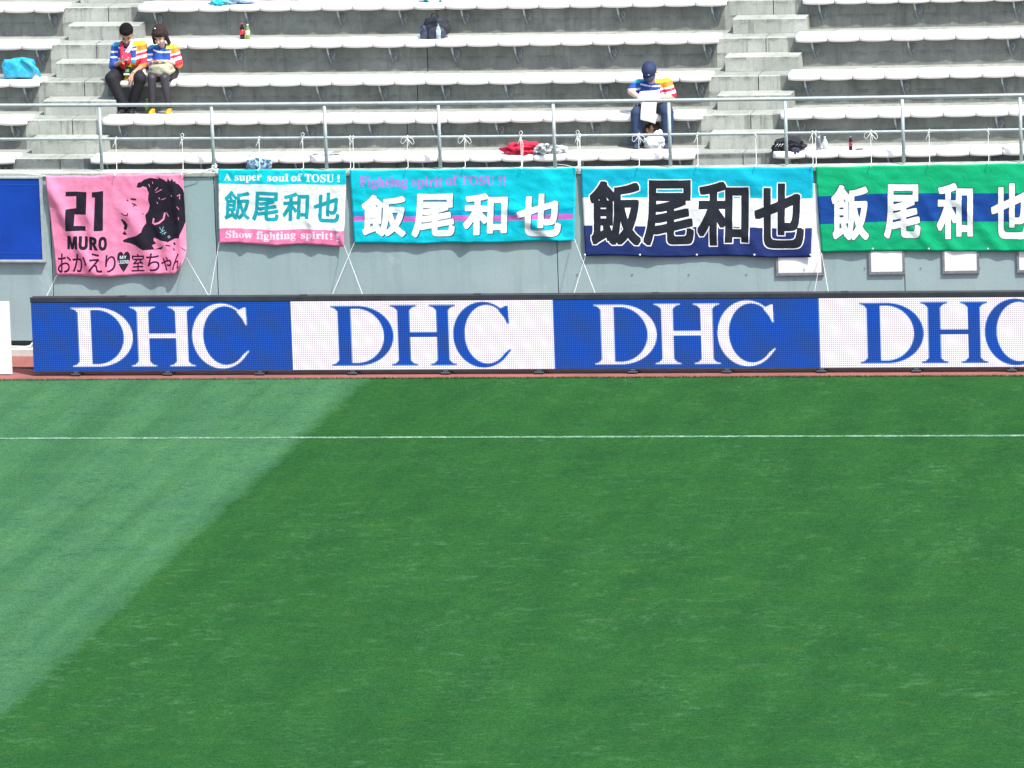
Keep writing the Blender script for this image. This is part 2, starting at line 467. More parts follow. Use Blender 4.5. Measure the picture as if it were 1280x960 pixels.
# grass blades standing at the turf edge and scattered over the pitch in view
b = MB()
def blade(x, y, h, lean, wd):
    a = random.random()*math.pi; dx, dy = math.cos(a)*wd, math.sin(a)*wd
    lx, ly = random.uniform(-lean, lean), random.uniform(-lean, lean)
    b.add([(x-dx, y-dy, -.002), (x+dx, y+dy, -.002), (x+lx, y+ly, h)], [[0, 1, 2]])
for i in range(16000):
    x = random.uniform(-9, 9); blade(x, -.335+random.uniform(-.05, .022), random.uniform(.012, .032), .015, .003)
tag(b.build('grass_fringe', M['grass'], base=(0, -.34, 0)), kind='stuff', label='ragged fringe of grass blades along the edge of the red track', cat='grass')
# ------------------------------------------------------------------ kerb and stand front wall
b = MB(True); b.box(-14, 14, 1.36, 1.70, -.03, .088, bev=.008, seg=28)
tag(b.build('kerb', M['kerb']), kind='structure')
WY = 1.55; WT = 2.44
wall = thing('stand_wall', (0, WY, 0), 'grey green painted concrete front wall of the stand behind the banners', 'wall')
joints = [-13.4, -8.79, -6.47, -4.204, .388, 4.967, 9.57, 14.1]
for a, c in zip(joints[:-1], joints[1:]):
    b = MB(True); b.box(a+.006, c-.006, WY, WY+.22, .17, WT-.06, bev=.004, seg=10)
    b.build('wall_panel', M['wall'], wall)
b = MB(True); b.box(-13.4, 14.1, WY+.1, WY+.2, .08, WT-.08, seg=28); b.build('joint_backing', M['seam'], wall)
b = MB(True); b.box(-13.4, 14.1, WY-.025, WY+.30, WT-.062, WT, bev=.01, seg=28); b.build('coping', M['conc_step'], wall)
b = MB(True); b.box(-13.4, 14.1, WY+.28, WY+.42, 2.02, WT-.07, seg=28); b.build('inner_upstand', M['conc_riser_shaded'], wall)

# ------------------------------------------------------------------ terraces
D0, H0 = .811, .4044
fy = lambda k: 1.8675+D0*k                    # front of the seats in row k
fz = lambda k: 2.5061+H0*k                    # underside of the seat lip
RY = lambda k: 2.0075+D0*k                    # riser plane
TZ = lambda k: 2.566+H0*k                     # tread level behind riser k
PITCH = .43
XL_END, XC0, XC1, XR0 = -7.011, -5.963, 2.207, 3.234
stand = thing('concrete_stand', (0, 2, 0), 'weathered concrete terrace of the stand carrying the white bench rows', 'stand')
NJ = [-15.63, -11.02, -6.41, -1.80, 2.82, 7.43, 12.04, 16.65]
K = 9
for k in range(-1, K):
    for a, c in zip(NJ[:-1], NJ[1:]):
        b = MB(True)
        y0 = RY(k) if k >= 0 else WY+.3
        y1 = RY(k+1)+.02
        z1 = TZ(k)
        a2, c2 = a+.006, c-.006; cr = .012; ae = (XL_END-.05, XC0-.12, XC1-.05, XR0-.12)
        XX = sorted([a2+(c2-a2)*i/6 for i in range(7)]+[e for e in ae if a2+.01 < e < c2-.01]); n = len(XX)-1
        pr = [(y0, z1-.62), (y1, z1-.62), (y1, z1), (y0+cr, z1), (y0, z1-cr)]
        vs = []; fs = []
        for x in XX: vs += [(x, y, z) for y, z in pr]
        p = len(pr)
        for i in range(n):
            for j in range(p): fs.append([i*p+j, i*p+(j+1) % p, (i+1)*p+(j+1) % p, (i+1)*p+j])
        fs.append(list(range(p))[::-1]); fs.append([n*p+j for j in range(p)])
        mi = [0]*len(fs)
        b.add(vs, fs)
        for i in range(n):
            xm = (XX[i]+XX[i+1])/2; mi_ = 2 if ae[0] < xm < ae[1] or ae[2] < xm < ae[3] else 1  # seat shade put into the riser colour; aisles get the lighter concrete
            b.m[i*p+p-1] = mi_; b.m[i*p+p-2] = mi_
        b.build('terrace_unit', [M['conc'], M['conc_riser_shaded'], M['conc_step']], stand)
b = MB(True); b.box(-15.6, 16.6, RY(0)+.03, RY(K), .0, 1.9, seg=10); b.build('terrace_core', M['seam'], stand)
# intermediate aisle steps
for (xa, xb) in ((XL_END+.115, XC0+.075), (XC1+.115, XR0+.075)):
    for k in range(-1, K-1):
        y1 = RY(k+1)-.003; y0 = y1-.40; z0 = TZ(k)+.0; z1 = z0+H0/2
        b = MB(True); n = 3; cr = .014
        xm = [xa, xa+.018, xb-.018, xb]
        b.box(xa, xb, y0, y1, z0-.01, z1, bev=.013, seg=3)
        b.build('aisle_step', M['conc_step'], stand)
# aisle part of each riser takes the lighter step concrete, without the seats' shade
# ------------------------------------------------------------------ seats
def seat_mesh():
    b = MB(); nx = 10; W = PITCH-.007
    # profile front underside -> lip -> pan -> raised rear edge -> underside (y from front, z from lip underside)
    top = [(.012, .0), (.0, .018), (-.004, .040), (.003, .066), (.018, .083), (.045, .090), (.10, .086), (.17, .081), (.24, .080), (.31, .083), (.37, .090), (.405, .096), (.42, .091)]
    bot = [(.415, .076), (.37, .066), (.24, .046), (.10, .055), (.045, .045), (.026, .01)]
    pr = top+bot; p = len(pr); vs = []
    for i in range(nx+1):
        u = -1+2*i/nx; x = u*W/2
        e = abs(u)**4; dip = (1-u*u)
        for j, (y, z) in enumerate(pr):
            zz = z
            if j < len(top):
                if .08 < y < .38: zz += .014*abs(u)**3
                if y <= .05 and j < 5: zz += (-.008*dip+.004)*(1-j/5.0)
            else:
                zz += (-.006*dip if y < .06 else 0)
            yy = y-(.006*dip if y < .06 else 0)+.004*e*(1 if y < .2 else -1)
            zz = zz-.006*e*(1 if zz > .05 else -1)
            vs.append((x, yy, zz))
    fs = []
    for i in range(nx):
        for j in range(p): fs.append([i*p+j, (i+1)*p+j, (i+1)*p+(j+1) % p, i*p+(j+1) % p])
    fs.append(list(range(p))); fs.append([nx*p+j for j in range(p)][::-1])
    b.add(vs, fs, 0, True)
    me = bpy.data.meshes.new('seat'); me.from_pydata(b.v, [], b.f); me.materials.append(M['seat'])
    me.polygons.foreach_set('use_smooth', [True]*(len(fs)-2)+[False]*2); me.update(); return me
SEAT = seat_mesh()
def bracket_mesh():
    b = MB()
    # rod hangs from the pan, bends back to a flange plate on the riser (local y=0 is the seat front)
    b.tube([(0, .055, .05), (.002, .060, -.03), (.012, .080, -.10)], .0125, 8, 0)
    b.tube([(.012, .080, -.098), (.026, .108, -.17), (.040, .132, -.225)], .0125, 8, 1)
    b.tube([(0, .05, .045), (0, .38, .055)], .012, 6, 0)
    b.tube([(.055, .1, -.150), (.082, .095, -.138), (.096, .10, -.105), (.082, .11, -.075), (.055, .115, -.07)], .0125, 6, 1)
    b.box(.030, .088, .128, .1385, -.205, -.055, 1)
    b.tube([(.004, .085, -.02), (.045, .13, -.10)], .008, 6, 1)
    for z in (-.19, -.07): b.lathe([(.008, 0), (.008, .008), (.004, .012)], (.06, .128, z), 6, 1, Vector((0, -1, 0)))
    me = bpy.data.meshes.new('bracket'); me.from_pydata(b.v, [], b.f); me.materials.append(M['rod']); me.materials.append(M['galv_dark'])
    me.polygons.foreach_set('material_index', b.m); me.update(); return me
BRK = bracket_mesh()
ordn = ['front', 'second', 'third', 'fourth', 'fifth', 'sixth', 'seventh']
def bench(k, x0, n, brk, label):
    xc = x0+n*PITCH/2
    t = thing('bench_row', (xc, fy(k)+bend(xc), TZ(k-1)), label, 'bench', 'rows of white bench seats on the terrace')
    base = BASE[t]
    for i in range(n):
        x = x0+(i+.5)*PITCH
        o = bpy.data.objects.new('seat', SEAT); C.objects.link(o); o.parent = t
        o.location = Vector((x+random.uniform(-.0012, .0012), fy(k)+bend(x)+random.uniform(-.002, .002), fz(k)+random.uniform(-.0015, .0015)))-base
        o.rotation_euler = (random.uniform(-.006, .006), random.uniform(-.003, .003), math.atan(2*KB*x))
    for q in brk:
        x = x0+q*PITCH
        o = bpy.data.objects.new('bracket', BRK); C.objects.link(o); o.parent = t
        o.location = Vector((x, fy(k)+bend(x), fz(k)))-base; o.rotation_euler = (0, 0, math.atan(2*KB*x))
NB = 7
where = ['front row', 'second row from the front', 'third row from the front', 'fourth row from the front', 'fifth row, at the top edge', 'sixth row', 'seventh row']
for k in range(NB):
    if k < 6:
        pass
    bench(k, XL_END-12*PITCH, 12, [11.45-3*i for i in range(4)], 'white seats left of the left stairs, '+where[k])
    bench(k, XC0, 19, [.5, 3.5, 6.5, 8.5, 10.5, 12.5, 15.5, 18.5], 'white seats between the two stairs, '+where[k])
    bench(k, XR0, 14, [.5, 3.5, 6.6, 9.6, 12.6], 'white seats right of the right stairs, '+where[k])

# ------------------------------------------------------------------ railing
RYR = 1.68
rail = thing('safety_railing', (0, RYR, WT), 'grey steel two bar railing on top of the banner wall', 'railing')
xs = [-13+i*.5 for i in range(55)]
b = MB(True); b.tube([(x, RYR, 3.325) for x in xs], .0245, 10); b.build('top_rail', M['galv'], rail)
b = MB(True); b.tube([(x, RYR, 2.872) for x in xs], .019, 10); b.build('middle_rail', M['galv'], rail)
PX = [-5.758+1.5335*i for i in range(-4, 13)]
for x in PX:
    b = MB(True); b.tube([(x, RYR, WT-.002), (x, RYR, 3.30)], .0235, 10)
    o = b.build('rail_post', M['galv'], rail)
    b = MB(True); b.lathe([(.045, 0), (.045, .008), (.03, .012)], (x, RYR, WT+.001), 12)
    b.build('post_flange', M['galv'], rail)

# ------------------------------------------------------------------ LED board
LX0, LX1, LZ0, LZ1, LZT = -6.372, 12.1, .060, .967, 1.035
board = thing('led_board', (0, .1, 0), 'long black framed LED advertising board beside the red track', 'advertising board')
PW = 3.4726
dot = .025
ncol, nrow = int(round((LX1-LX0)/dot)), int(round((LZ1-LZ0)/dot))
sup = 6
def led_image():
    cv = Canvas([(0, 0), (LX1-LX0, 0), (LX1-LX0, LZ1-LZ0), (0, LZ1-LZ0)], size=(ncol*sup, nrow*sup))
    blue, white = (8, 76, 176), (255, 244, 255)
    n = int(math.ceil((LX1-LX0)/PW))
    U, V = .002995, (LZ1-LZ0)/300.0
    def T(pts, ox): return [((x-146)*U+ox+.028, (y-102)*V) for x, y in pts]
    def arc(cx, cy, rx, ry, a0, a1, n=40, p=1.0):
        out = []
        for i in range(n+1):
            a = math.radians(a0+(a1-a0)*i/n); c, s_ = math.cos(a), math.sin(a)
            out.append((cx+rx*math.copysign(abs(c)**p, c), cy-ry*math.copysign(abs(s_)**p, s_)))
        return out
    def stem(x0, x1, y0, y1, sw=34, th=7, l=1, r=1):
        P = []
        xa = x0-sw*l; xb = x1+sw*r
        P += [(xa, y0), (xb, y0), (xb, y0+th*.6)]
        P += [(x1+sw*r*.45, y0+th*1.3), (x1+2*r, y0+th*3.2)] if r else [(x1, y0+th)]
        P += [(x1+2*r, y1-th*3.2), (x1+sw*r*.45, y1-th*1.3)] if r else [(x1, y1-th)]
        P += [(xb, y1-th*.6), (xb, y1), (xa, y1), (xa, y1-th*.6)]
        P += [(x0-sw*l*.45, y1-th*1.3), (x0-2*l, y1-th*3.2), (x0-2*l, y0+th*3.2), (x0-sw*l*.45, y0+th*1.3), (xa, y0+th*.6)]
        return P
    for i in range(n):
        ox = i*PW; bgc, fg = (blue, white) if i % 2 == 0 else (white, blue)
        cv.paint(cv.poly([(ox, -1), (ox+PW, -1), (ox+PW, 2), (ox, 2)]), bgc)
        # D
        D = cv.poly(T([(346, 124), (425, 124)]+arc(430, 254, 158, 130, 90, -90)+[(425, 384), (346, 384)], ox))
        D &= ~cv.poly(T([(402, 135), (425, 135)]+arc(425, 254, 122, 119, 90, -90)+[(425, 373), (402, 373)], ox))
        D |= cv.poly(T(stem(346, 402, 124, 384, 33, 7, 1, 0), ox))
        H = cv.poly(T(stem(611, 659, 122, 384, 34), ox)) | cv.poly(T(stem(783, 831, 122, 384, 34), ox)) | cv.poly(T([(655, 239), (790, 239), (790, 260), (655, 260)], ox))
        Cc = cv.poly(T(arc(985, 252, 132, 143, 48, 322, 60)+[(1107, 318), (1100, 316)]+arc(1002, 250, 99, 128, 318, 52, 60)+[(1078, 160)], ox))
        Cc |= cv.poly(T([(1060, 140), (1088, 127), (1097, 127), (1100, 205), (1093, 205), (1080, 178), (1056, 148)], ox))
        cv.paint(D | H | Cc, fg)
    h_ = sup//2; a = cv.a.reshape(nrow*2, h_, ncol*2, h_, 3).mean((1, 3))
    cv.a = a; cv.w, cv.h = ncol*2, nrow*2
    return cv.image('led_picture')
def led_mat():
    t = NT('led_screen'); im = led_image()
    uv = t.n('ShaderNodeUVMap'); tx = t.n('ShaderNodeTexImage'); tx.image = im; tx.extension = 'EXTEND'; t.l(uv.outputs[0], tx.inputs[0])
    sep = t.n('ShaderNodeSeparateXYZ'); t.l(uv.outputs[0], sep.inputs[0])
    def cell(o, n):
        f = t.math('FRACT', t.math('MULTIPLY', o, float(n)))
        return t.math('ABSOLUTE', t.math('SUBTRACT', f, .5))
    cx, cy = cell(sep.outputs[0], ncol), cell(sep.outputs[1], nrow)
    r = t.math('SQRT', t.math('ADD', t.math('MULTIPLY', cx, cx), t.math('MULTIPLY', cy, cy)))
    mp = t.n('ShaderNodeMapRange'); t.l(r, mp.inputs[0]); mp.inputs[1].default_value = .50; mp.inputs[2].default_value = .36
    mp.inputs[3].default_value = .34; mp.inputs[4].default_value = 1.50
    # driver modules differ a little in brightness
    var = t.n('ShaderNodeMapRange'); t.l(t.noise(t.coord((1, 1, 3), world=True), 1.7, 2), var.inputs[0]); var.inputs[3].default_value = .94; var.inputs[4].default_value = 1.06
    st = t.math('MULTIPLY', mp.outputs[0], var.outputs[0])
    t.b.inputs['Base Color'].default_value = (.012, .012, .014, 1); t.rough(.7); t.b.inputs['Specular IOR Level'].default_value = .1
    t.l(tx.outputs[0], t.b.inputs['Emission Color'])
    k = t.math('MULTIPLY', st, 1.02*2**(-EXPO)); t.l(k, t.b.inputs['Emission Strength'])
    return t.mat
M['led'] = led_mat()
b = MB(); b.box(LX0, LX1, .012, .155, LZ0-.020, LZT, bev=.012, seg=4); o = b.build('housing', M['black'], board)
b = MB(); b.box(LX0-.006, LX1, -.006, .02, LZ1+.004, LZT+.006, bev=.006, seg=3); b.build('top_frame', M['black'], board)
b = MB(); b.box(LX0-.006, LX1, -.004, .02, LZ0-.022, LZ0-.003, bev=.004, seg=3); b.build('bottom_frame', M['black'], board)
me = bpy.data.meshes.new('screen'); bx = BASE[board]
me.from_pydata([(LX0-bx.x, .004-bx.y, LZ0-bx.z), (LX1-bx.x, .004-bx.y, LZ0-bx.z), (LX1-bx.x, .004-bx.y, LZ1-bx.z), (LX0-bx.x, .004-bx.y, LZ1-bx.z)], [], [[0, 1, 2, 3]])
uvl = me.uv_layers.new(name='UVMap')
for i, c in enumerate([(0, 0), (1, 0), (1, 1), (0, 1)]): uvl.data[i].uv = c
me.materials.append(M['led']); me.update()
o = bpy.data.objects.new('screen', me); C.objects.link(o); o.parent = board
for i in range(15):
    x = -5.803+1.2335*i
    b = MB(); b.box(x-.06, x+.06, -.035, .30, .0, .028, bev=.008); b.box(x-.03, x+.03, -.012, .22, .02, .05, bev=.008)
    b.tube([(x, .27, .02), (x, .16, .55)], .012, 6); b.build('foot', M['footmetal'], board)
# hinge lugs on the frame top
for i in range(8):
    x = -5.2+2.4*i+random.uniform(-.1, .1); b = MB(); b.box(x-.05, x+.05, .05, .10, LZT, LZT+.012, bev=.003); b.build('frame_lug', M['black'], board)

# white static board at the left edge
b = MB(); t = thing('white_ad_board', (-7.75, .1, 0), 'blank white board standing left of the LED board', 'advertising board')
b = MB(); b.box(-8.85, -6.690, .085, .125, .004, .970, bev=.004, seg=2); b.build('panel', M['ad_white'], t)
for x in (-8.6, -7.7, -6.95):
    b = MB(); b.tube([(x, .13, .9), (x, .55, .0)], .014, 6); b.tube([(x, .13, .05), (x, .55, .01)], .012, 6); b.build('rear_strut', M['galv'], t)
# hose and cable on the track
b = MB(True); b.tube([(-8.6, 1.40, .11), (-7.4, 1.42, .11), (-7.01, 1.44, .105), (-6.86, 1.45, .10), (-6.80, 1.46, .115), (-6.76, 1.47, .165), (-6.70, 1.47, .185), (-6.5, 1.45, .175), (-6.2, 1.44, .105), (-5.0, 1.44, .10), (5, 1.43, .10)], .014, 8)
tag(b.build('hose', simple('white_hose', (.80, .82, .83, 1), .4, .05)), 'white hose lying along the kerb beside the blank board', 'hose')
b = MB(); b.tube([(-9.0, .60, .004), (-7.6, .62, .004), (-6.7, .60, .004), (-6.3, .55, .004), (-5.6, .40, .004), (-2, .42, .004)], .011, 6)
tag(b.build('cable', simple('black_cable', (.03, .02, .025, 1), .6)), 'black power cable on the red track behind the boards', 'cable')

# ------------------------------------------------------------------ blue sign and white wall panels
t = thing('blue_sign', (-7.5, WY, 1.27), 'blank deep blue sign with pale frame on the wall at the left edge', 'sign')
M['signblue'] = simple('sign_blue', (.006, .055, .40, 1), .35, .18, 1.5)
b = MB(True); b.box(-9.2, -6.585, WY-.06, WY-.005, 1.275, 2.365, bev=.004, seg=6); b.build('sign_face', M['signblue'], t)
b = MB(True)
b.box(-9.24, -6.545, WY-.072, WY-.003, 1.238, 1.274, bev=.006, seg=6); b.box(-9.24, -6.545, WY-.072, WY-.003, 2.366, 2.394, bev=.006, seg=6)
b.build('frame_rail', M['galv'], t)
b = MB(True); b.box(-6.584, -6.549, WY-.071, WY-.003, 1.275, 2.365); b.build('frame_side', M['galv'], t)
for z in (1.36, 2.28):
    b = MB(True); b.box(-9.2, -6.586, WY-.064, WY-.061, z, z+.008, seg=6); b.build('raised_line', simple('sign_line', (.02, .10, .50, 1), .4), t)
specs = [(3.316, 3.884, 'widest white wall panel, in the gap between the black lettered and the green banners'),
         (4.535, 4.944, 'white wall panel hanging below the green banner under its first character'),
         (5.498, 5.916, 'white wall panel hanging below the green banner under its third character'),
         (6.468, 6.88, 'white wall panel cut by the right edge of the photo below the green banner')]
for x0, x1, lb in specs:
    t = thing('wall_panel_sign', ((x0+x1)/2, WY, 1.03), lb, 'sign', 'white panels fixed to the wall')
    b = MB(True); b.box(x0, x1, WY-.030, WY-.012, 1.045, 2.225, bev=.004, seg=2); b.build('panel_face', M['white'], t)
    b = MB(True); b.box(x0-.03, x1+.03, WY-.034, WY-.003, 1.012, 1.044, seg=2); b.box(x0-.03, x0-.002, WY-.034, WY-.003, 1.045, 2.25); b.box(x1+.002, x1+.03, WY-.034, WY-.003, 1.045, 2.25)
    b.build('panel_frame', M['galv_dark'], t)

# ------------------------------------------------------------------ banners
KANJI = '飯尾和也'
def hcut(cv, y, side=1): return
def banner_pink():
    q = [(57, 219), (229, 217), (235, 343), (71, 345)]
    cv = Canvas(q, 5); z = lambda pts: [(60+x/6.737, 210+y/6.737) for x, y in pts]
    cv.a[:] = np.array((236, 140, 176))/255
    ink = (34, 30, 44); pk = (236, 140, 176)
    cv.paint(cv.poly(z([(150, 195), (325, 195), (325, 385), (225, 390), (222, 485), (320, 485), (320, 525), (150, 530), (152, 345), (240, 335), (240, 235), (150, 235)])), ink)
    cv.paint(cv.poly(z([(370, 195), (465, 188), (465, 520), (390, 522), (395, 240), (370, 240)])), ink)
    for ch, x0, x1 in (('M', 165, 254), ('U', 264, 340), ('R', 350, 425), ('O', 428, 500)):
        mk = cv.grow(cv.text(mathbold(ch, 0x1D5D4), (60+(x0+5)/6.737, 210+(574)/6.737, 60+(x1-5)/6.737, 210+682/6.737)), .62, 8)
        cv.paint(mk, ink)
    head = [(748, 162), (760, 124), (785, 112), (776, 126), (812, 100), (862, 86), (905, 90), (938, 92), (915, 74), (960, 88), (990, 104), (1004, 112), (1010, 80), (1030, 108), (1048, 84), (1058, 112), (1078, 108), (1074, 122), (1104, 138), (1140, 185), (1150, 230), (1158, 330), (1168, 430), (1140, 500), (1112, 560), (1105, 590), (1075, 590), (1040, 610), (985, 640), (960, 690), (800, 692), (740, 650), (690, 630), (640, 622), (632, 605), (680, 585), (745, 570), (790, 540), (800, 505), (830, 465), (820, 400), (845, 370), (858, 320), (845, 270), (850, 215), (830, 165), (800, 155), (780, 165)]
    cv.paint(cv.poly(z(head)), ink)
    cv.paint(cv.stroke(z([(985, 380), (975, 430), (940, 462), (905, 476), (888, 466), (893, 432)]), 1.1), pk)
    cv.paint(cv.poly(z([(895, 590), (960, 615), (1010, 622), (960, 668), (900, 690), (878, 655), (915, 640), (892, 615)])), pk)
    for s_ in ([(905, 192), (925, 165)], [(912, 208), (958, 180)], [(1092, 232), (1112, 222), (1110, 258)], [(1088, 322), (1105, 345)], [(1100, 412), (1103, 432)], [(960, 266), (990, 252)], [(920, 290), (926, 302)], [(935, 250), (944, 262)], [(1000, 375), (1015, 405)], [(1040, 225), (1046, 236)], [(850, 140), (858, 160)], [(880, 118), (885, 135)]):
        cv.paint(cv.stroke(z(s_), .45), pk)
    for s_, r in (([(705, 258), (738, 262)], .9), ([(670, 268), (673, 270)], .7), ([(712, 296), (730, 302), (745, 313)], .55), ([(722, 318), (735, 308)], .5), ([(622, 380), (640, 392), (674, 396), (677, 378)], .5), ([(628, 435), (632, 442)], 1), ([(645, 455), (660, 478), (654, 505)], 1.6), ([(640, 548), (655, 552)], 1.1), ([(648, 530), (650, 545)], .5), ([(1000, 650), (1030, 655)], .6), ([(1065, 632), (1070, 640)], .9), ([(1125, 665), (1160, 690)], .4), ([(1060, 680), (1066, 690)], .6), ([(800, 385), (803, 390)], .4)):
        cv.paint(cv.stroke(z(s_), r*1.35), ink)
    sg = (150, 205, 215)
    for s_ in ([(945, 500), (965, 530), (975, 495)], [(950, 545), (985, 525)], [(965, 555), (1000, 540)], [(985, 560), (990, 545)], [(1012, 575), (1025, 570), (1030, 582), (1018, 588), (1012, 578)]):
        cv.paint(cv.stroke(z(s_), .3), sg)
    ink2 = (62, 20, 56)
    for ch, x0, x1, y0, y1 in (('お', 85, 195, 725, 888), ('か', 210, 332, 722, 880), ('え', 345, 462, 712, 872), ('り', 488, 572, 725, 868), ('室', 706, 815, 722, 872), ('ち', 835, 942, 722, 872), ('ゃ', 958, 1046, 752, 866), ('ん', 1056, 1150, 718, 862)):
        cv.paint(cv.grow(cv.text(ch, (60+x0/6.737, 210+y0/6.737, 60+x1/6.737, 210+y1/6.737)), .35), ink2)
    cv.paint(cv.text('♥', (60+585/6.737, 210+702/6.737, 60+692/6.737, 210+872/6.737)), (40, 38, 52))
    cv.paint(cv.text(mathbold('MY', 0x1D5D4), (60+607/6.737, 210+735/6.737, 60+662/6.737, 210+762/6.737)), (225, 235, 240))
    cv.paint(cv.text(mathbold('LEGEND', 0x1D5D4), (60+596/6.737, 210+772/6.737, 60+682/6.737, 210+802/6.737)), (225, 235, 240))
    return q, cv.image('pink_banner_print')
def banner_two():
    q = [(273, 211), (433, 212), (430, 307), (274, 304)]
    cv = Canvas(q, 5); z = lambda pts: [(250+x/5.333, 190+y/5.333) for x, y in pts]
    cv.a[:] = np.array((232, 238, 236))/255
    cv.paint(cv.poly([(265, 205), (440, 205), (440, 230.6), (265, 229.4)]), (8, 196, 212))
    cv.paint(cv.poly([(265, 285.5), (440, 287.6), (440, 315), (265, 315)]), (236, 128, 172))
    R = lambda a, b_, c_, d: (250+a/5.333, 190+b_/5.333, 250+c_/5.333, 190+d/5.333)
    W = (238, 248, 240)
    for tx, r in (('A', (160, 142, 208, 186)), ('super', (232, 152, 412, 202)), ('soul', (450, 142, 590, 190)), ('of', (608, 142, 682, 192)), ('TOSU', (700, 145, 892, 197)), ('!', (915, 148, 932, 197))):
        cv.paint(cv.grow(cv.text(mathbold(tx), R(*r)), .28, 2), W)
    for tx, r in (('Show', (172, 527, 352, 576)), ('fighting', (378, 525, 640, 592)), ('spirit', (676, 532, 858, 594)), ('!', (868, 535, 884, 582)), ('!', (908, 535, 930, 590))):
        cv.paint(cv.grow(cv.text(mathbold(tx), R(*r)), .28, 2), (250, 222, 235))
    for ch, r in zip(KANJI, ((160, 255, 335, 455), (348, 260, 528, 458), (550, 268, 728, 458), (757, 265, 932, 468))):
        r = (r[0]+6, r[1]+6, r[2]-6, r[3]-6)
        mk = cv.grow(cv.text(ch, R(*r), .04), .95, 2.6, .85)
        cv.paint(cv.shift(mk, .45, .45), (40, 120, 130)); cv.paint(mk, (22, 158, 172))
    return q, cv.image('two_tone_banner_print')
def banner_three():
    q = [(437, 212), (720, 209), (718, 300), (443, 304)]
    cv = Canvas(q, 4)
    R = lambda a, b_, c_, d: (430+a/4.129, 190+b_/4.129, 430+c_/4.129, 190+d/4.129)
    Z = lambda pts: [(430+x/4.129, 190+y/4.129) for x, y in pts]
    cv.a[:] = np.array((6, 192, 210))/255
    cv.paint(cv.poly(Z([(48, 305), (1182, 288), (1182, 316), (48, 330)])), (0, 160, 200))
    cv.paint(cv.poly(Z([(48, 331), (1182, 317), (1182, 345), (48, 356)])), (200, 104, 190))
    for tx, r in (('Fighting', (80, 122, 330, 190)), ('spirit', (352, 122, 510, 188)), ('of', (528, 115, 590, 168)), ('TOSU', (604, 118, 778, 166)), ('!!', (800, 118, 836, 170))):
        mk = cv.grow(cv.text(mathbold(tx), R(*r)), .25)
        cv.paint(cv.grow(mk, .45), (70, 130, 215)); cv.paint(mk, (196, 120, 205))
    for ch, r in zip(KANJI, ((85, 215, 328, 435), (348, 208, 580, 435), (615, 205, 850, 425), (890, 208, 1128, 435))):
        r = (r[0]+12, r[1]+10, r[2]-12, r[3]-10)
        mk = cv.grow(cv.text(ch, R(*r), .03), 2.1, 2.6, .95)
        o = cv.grow(mk, .4) | cv.shift(mk, 1.05, 1.05)
        cv.paint(o, (26, 56, 84)); cv.paint(mk, (236, 242, 242))
    return q, cv.image('cyan_banner_print')
def banner_four():
    q = [(726, 210), (1017, 208), (1014, 321), (732, 320)]
    cv = Canvas(q, 4)
    R = lambda a, b_, c_, d: (710+a/4, 190+b_/4, 710+c_/4, 190+d/4)
    Z = lambda pts: [(710+x/4, 190+y/4) for x, y in pts]
    cv.a[:] = np.array((14, 176, 204))/255
    cv.paint(cv.poly(Z([(40, 226), (1240, 230), (1240, 382), (40, 366)])), (238, 241, 241))
    cv.paint(cv.poly(Z([(40, 366), (1240, 380), (1240, 560), (40, 560)])), (36, 54, 112))
    for ch, r in zip(KANJI, ((100, 135, 375, 475), (370, 130, 640, 472), (640, 138, 915, 478), (925, 145, 1190, 485))):
        r = (r[0]+18, r[1]+17, r[2]-18, r[3]-17)
        mk = cv.grow(cv.text(ch, R(*r)), 2.5, 12, .95)
        cv.paint(cv.grow(mk, 1.35, 4), (246, 248, 248)); cv.paint(mk, (38, 42, 52))
    return q, cv.image('tricolour_banner_print')
def banner_five():
    q = [(1019, 208), (1328, 202.5), (1328, 312), (1027, 316)]
    cv = Canvas(q, 4)
    R = lambda a, b_, c_, d: (980+a/4.267, 190+b_/4.267, 980+c_/4.267, 190+d/4.267)
    Z = lambda pts: [(980+x/4.267, 190+y/4.267) for x, y in pts]
    cv.a[:] = np.array((14, 170, 116))/255
    cv.paint(cv.poly(Z([(140, 238), (600, 219), (1600, 215), (1600, 365), (640, 370), (140, 388)])), (22, 70, 146))
    for ch, r in zip(KANJI, ((248, 168, 460, 478), (530, 165, 735, 470), (812, 158, 1015, 470), (1100, 158, 1318, 465))):
        r = (r[0]+13, r[1]+13, r[2]-13, r[3]-13)
        mk = cv.grow(cv.text(ch, R(*r)), 1.9, 12, .95)
        cv.paint(cv.grow(mk, 1.0, 2), (20, 32, 44)); cv.paint(mk, (234, 240, 239))
    return q, cv.image('green_banner_print')

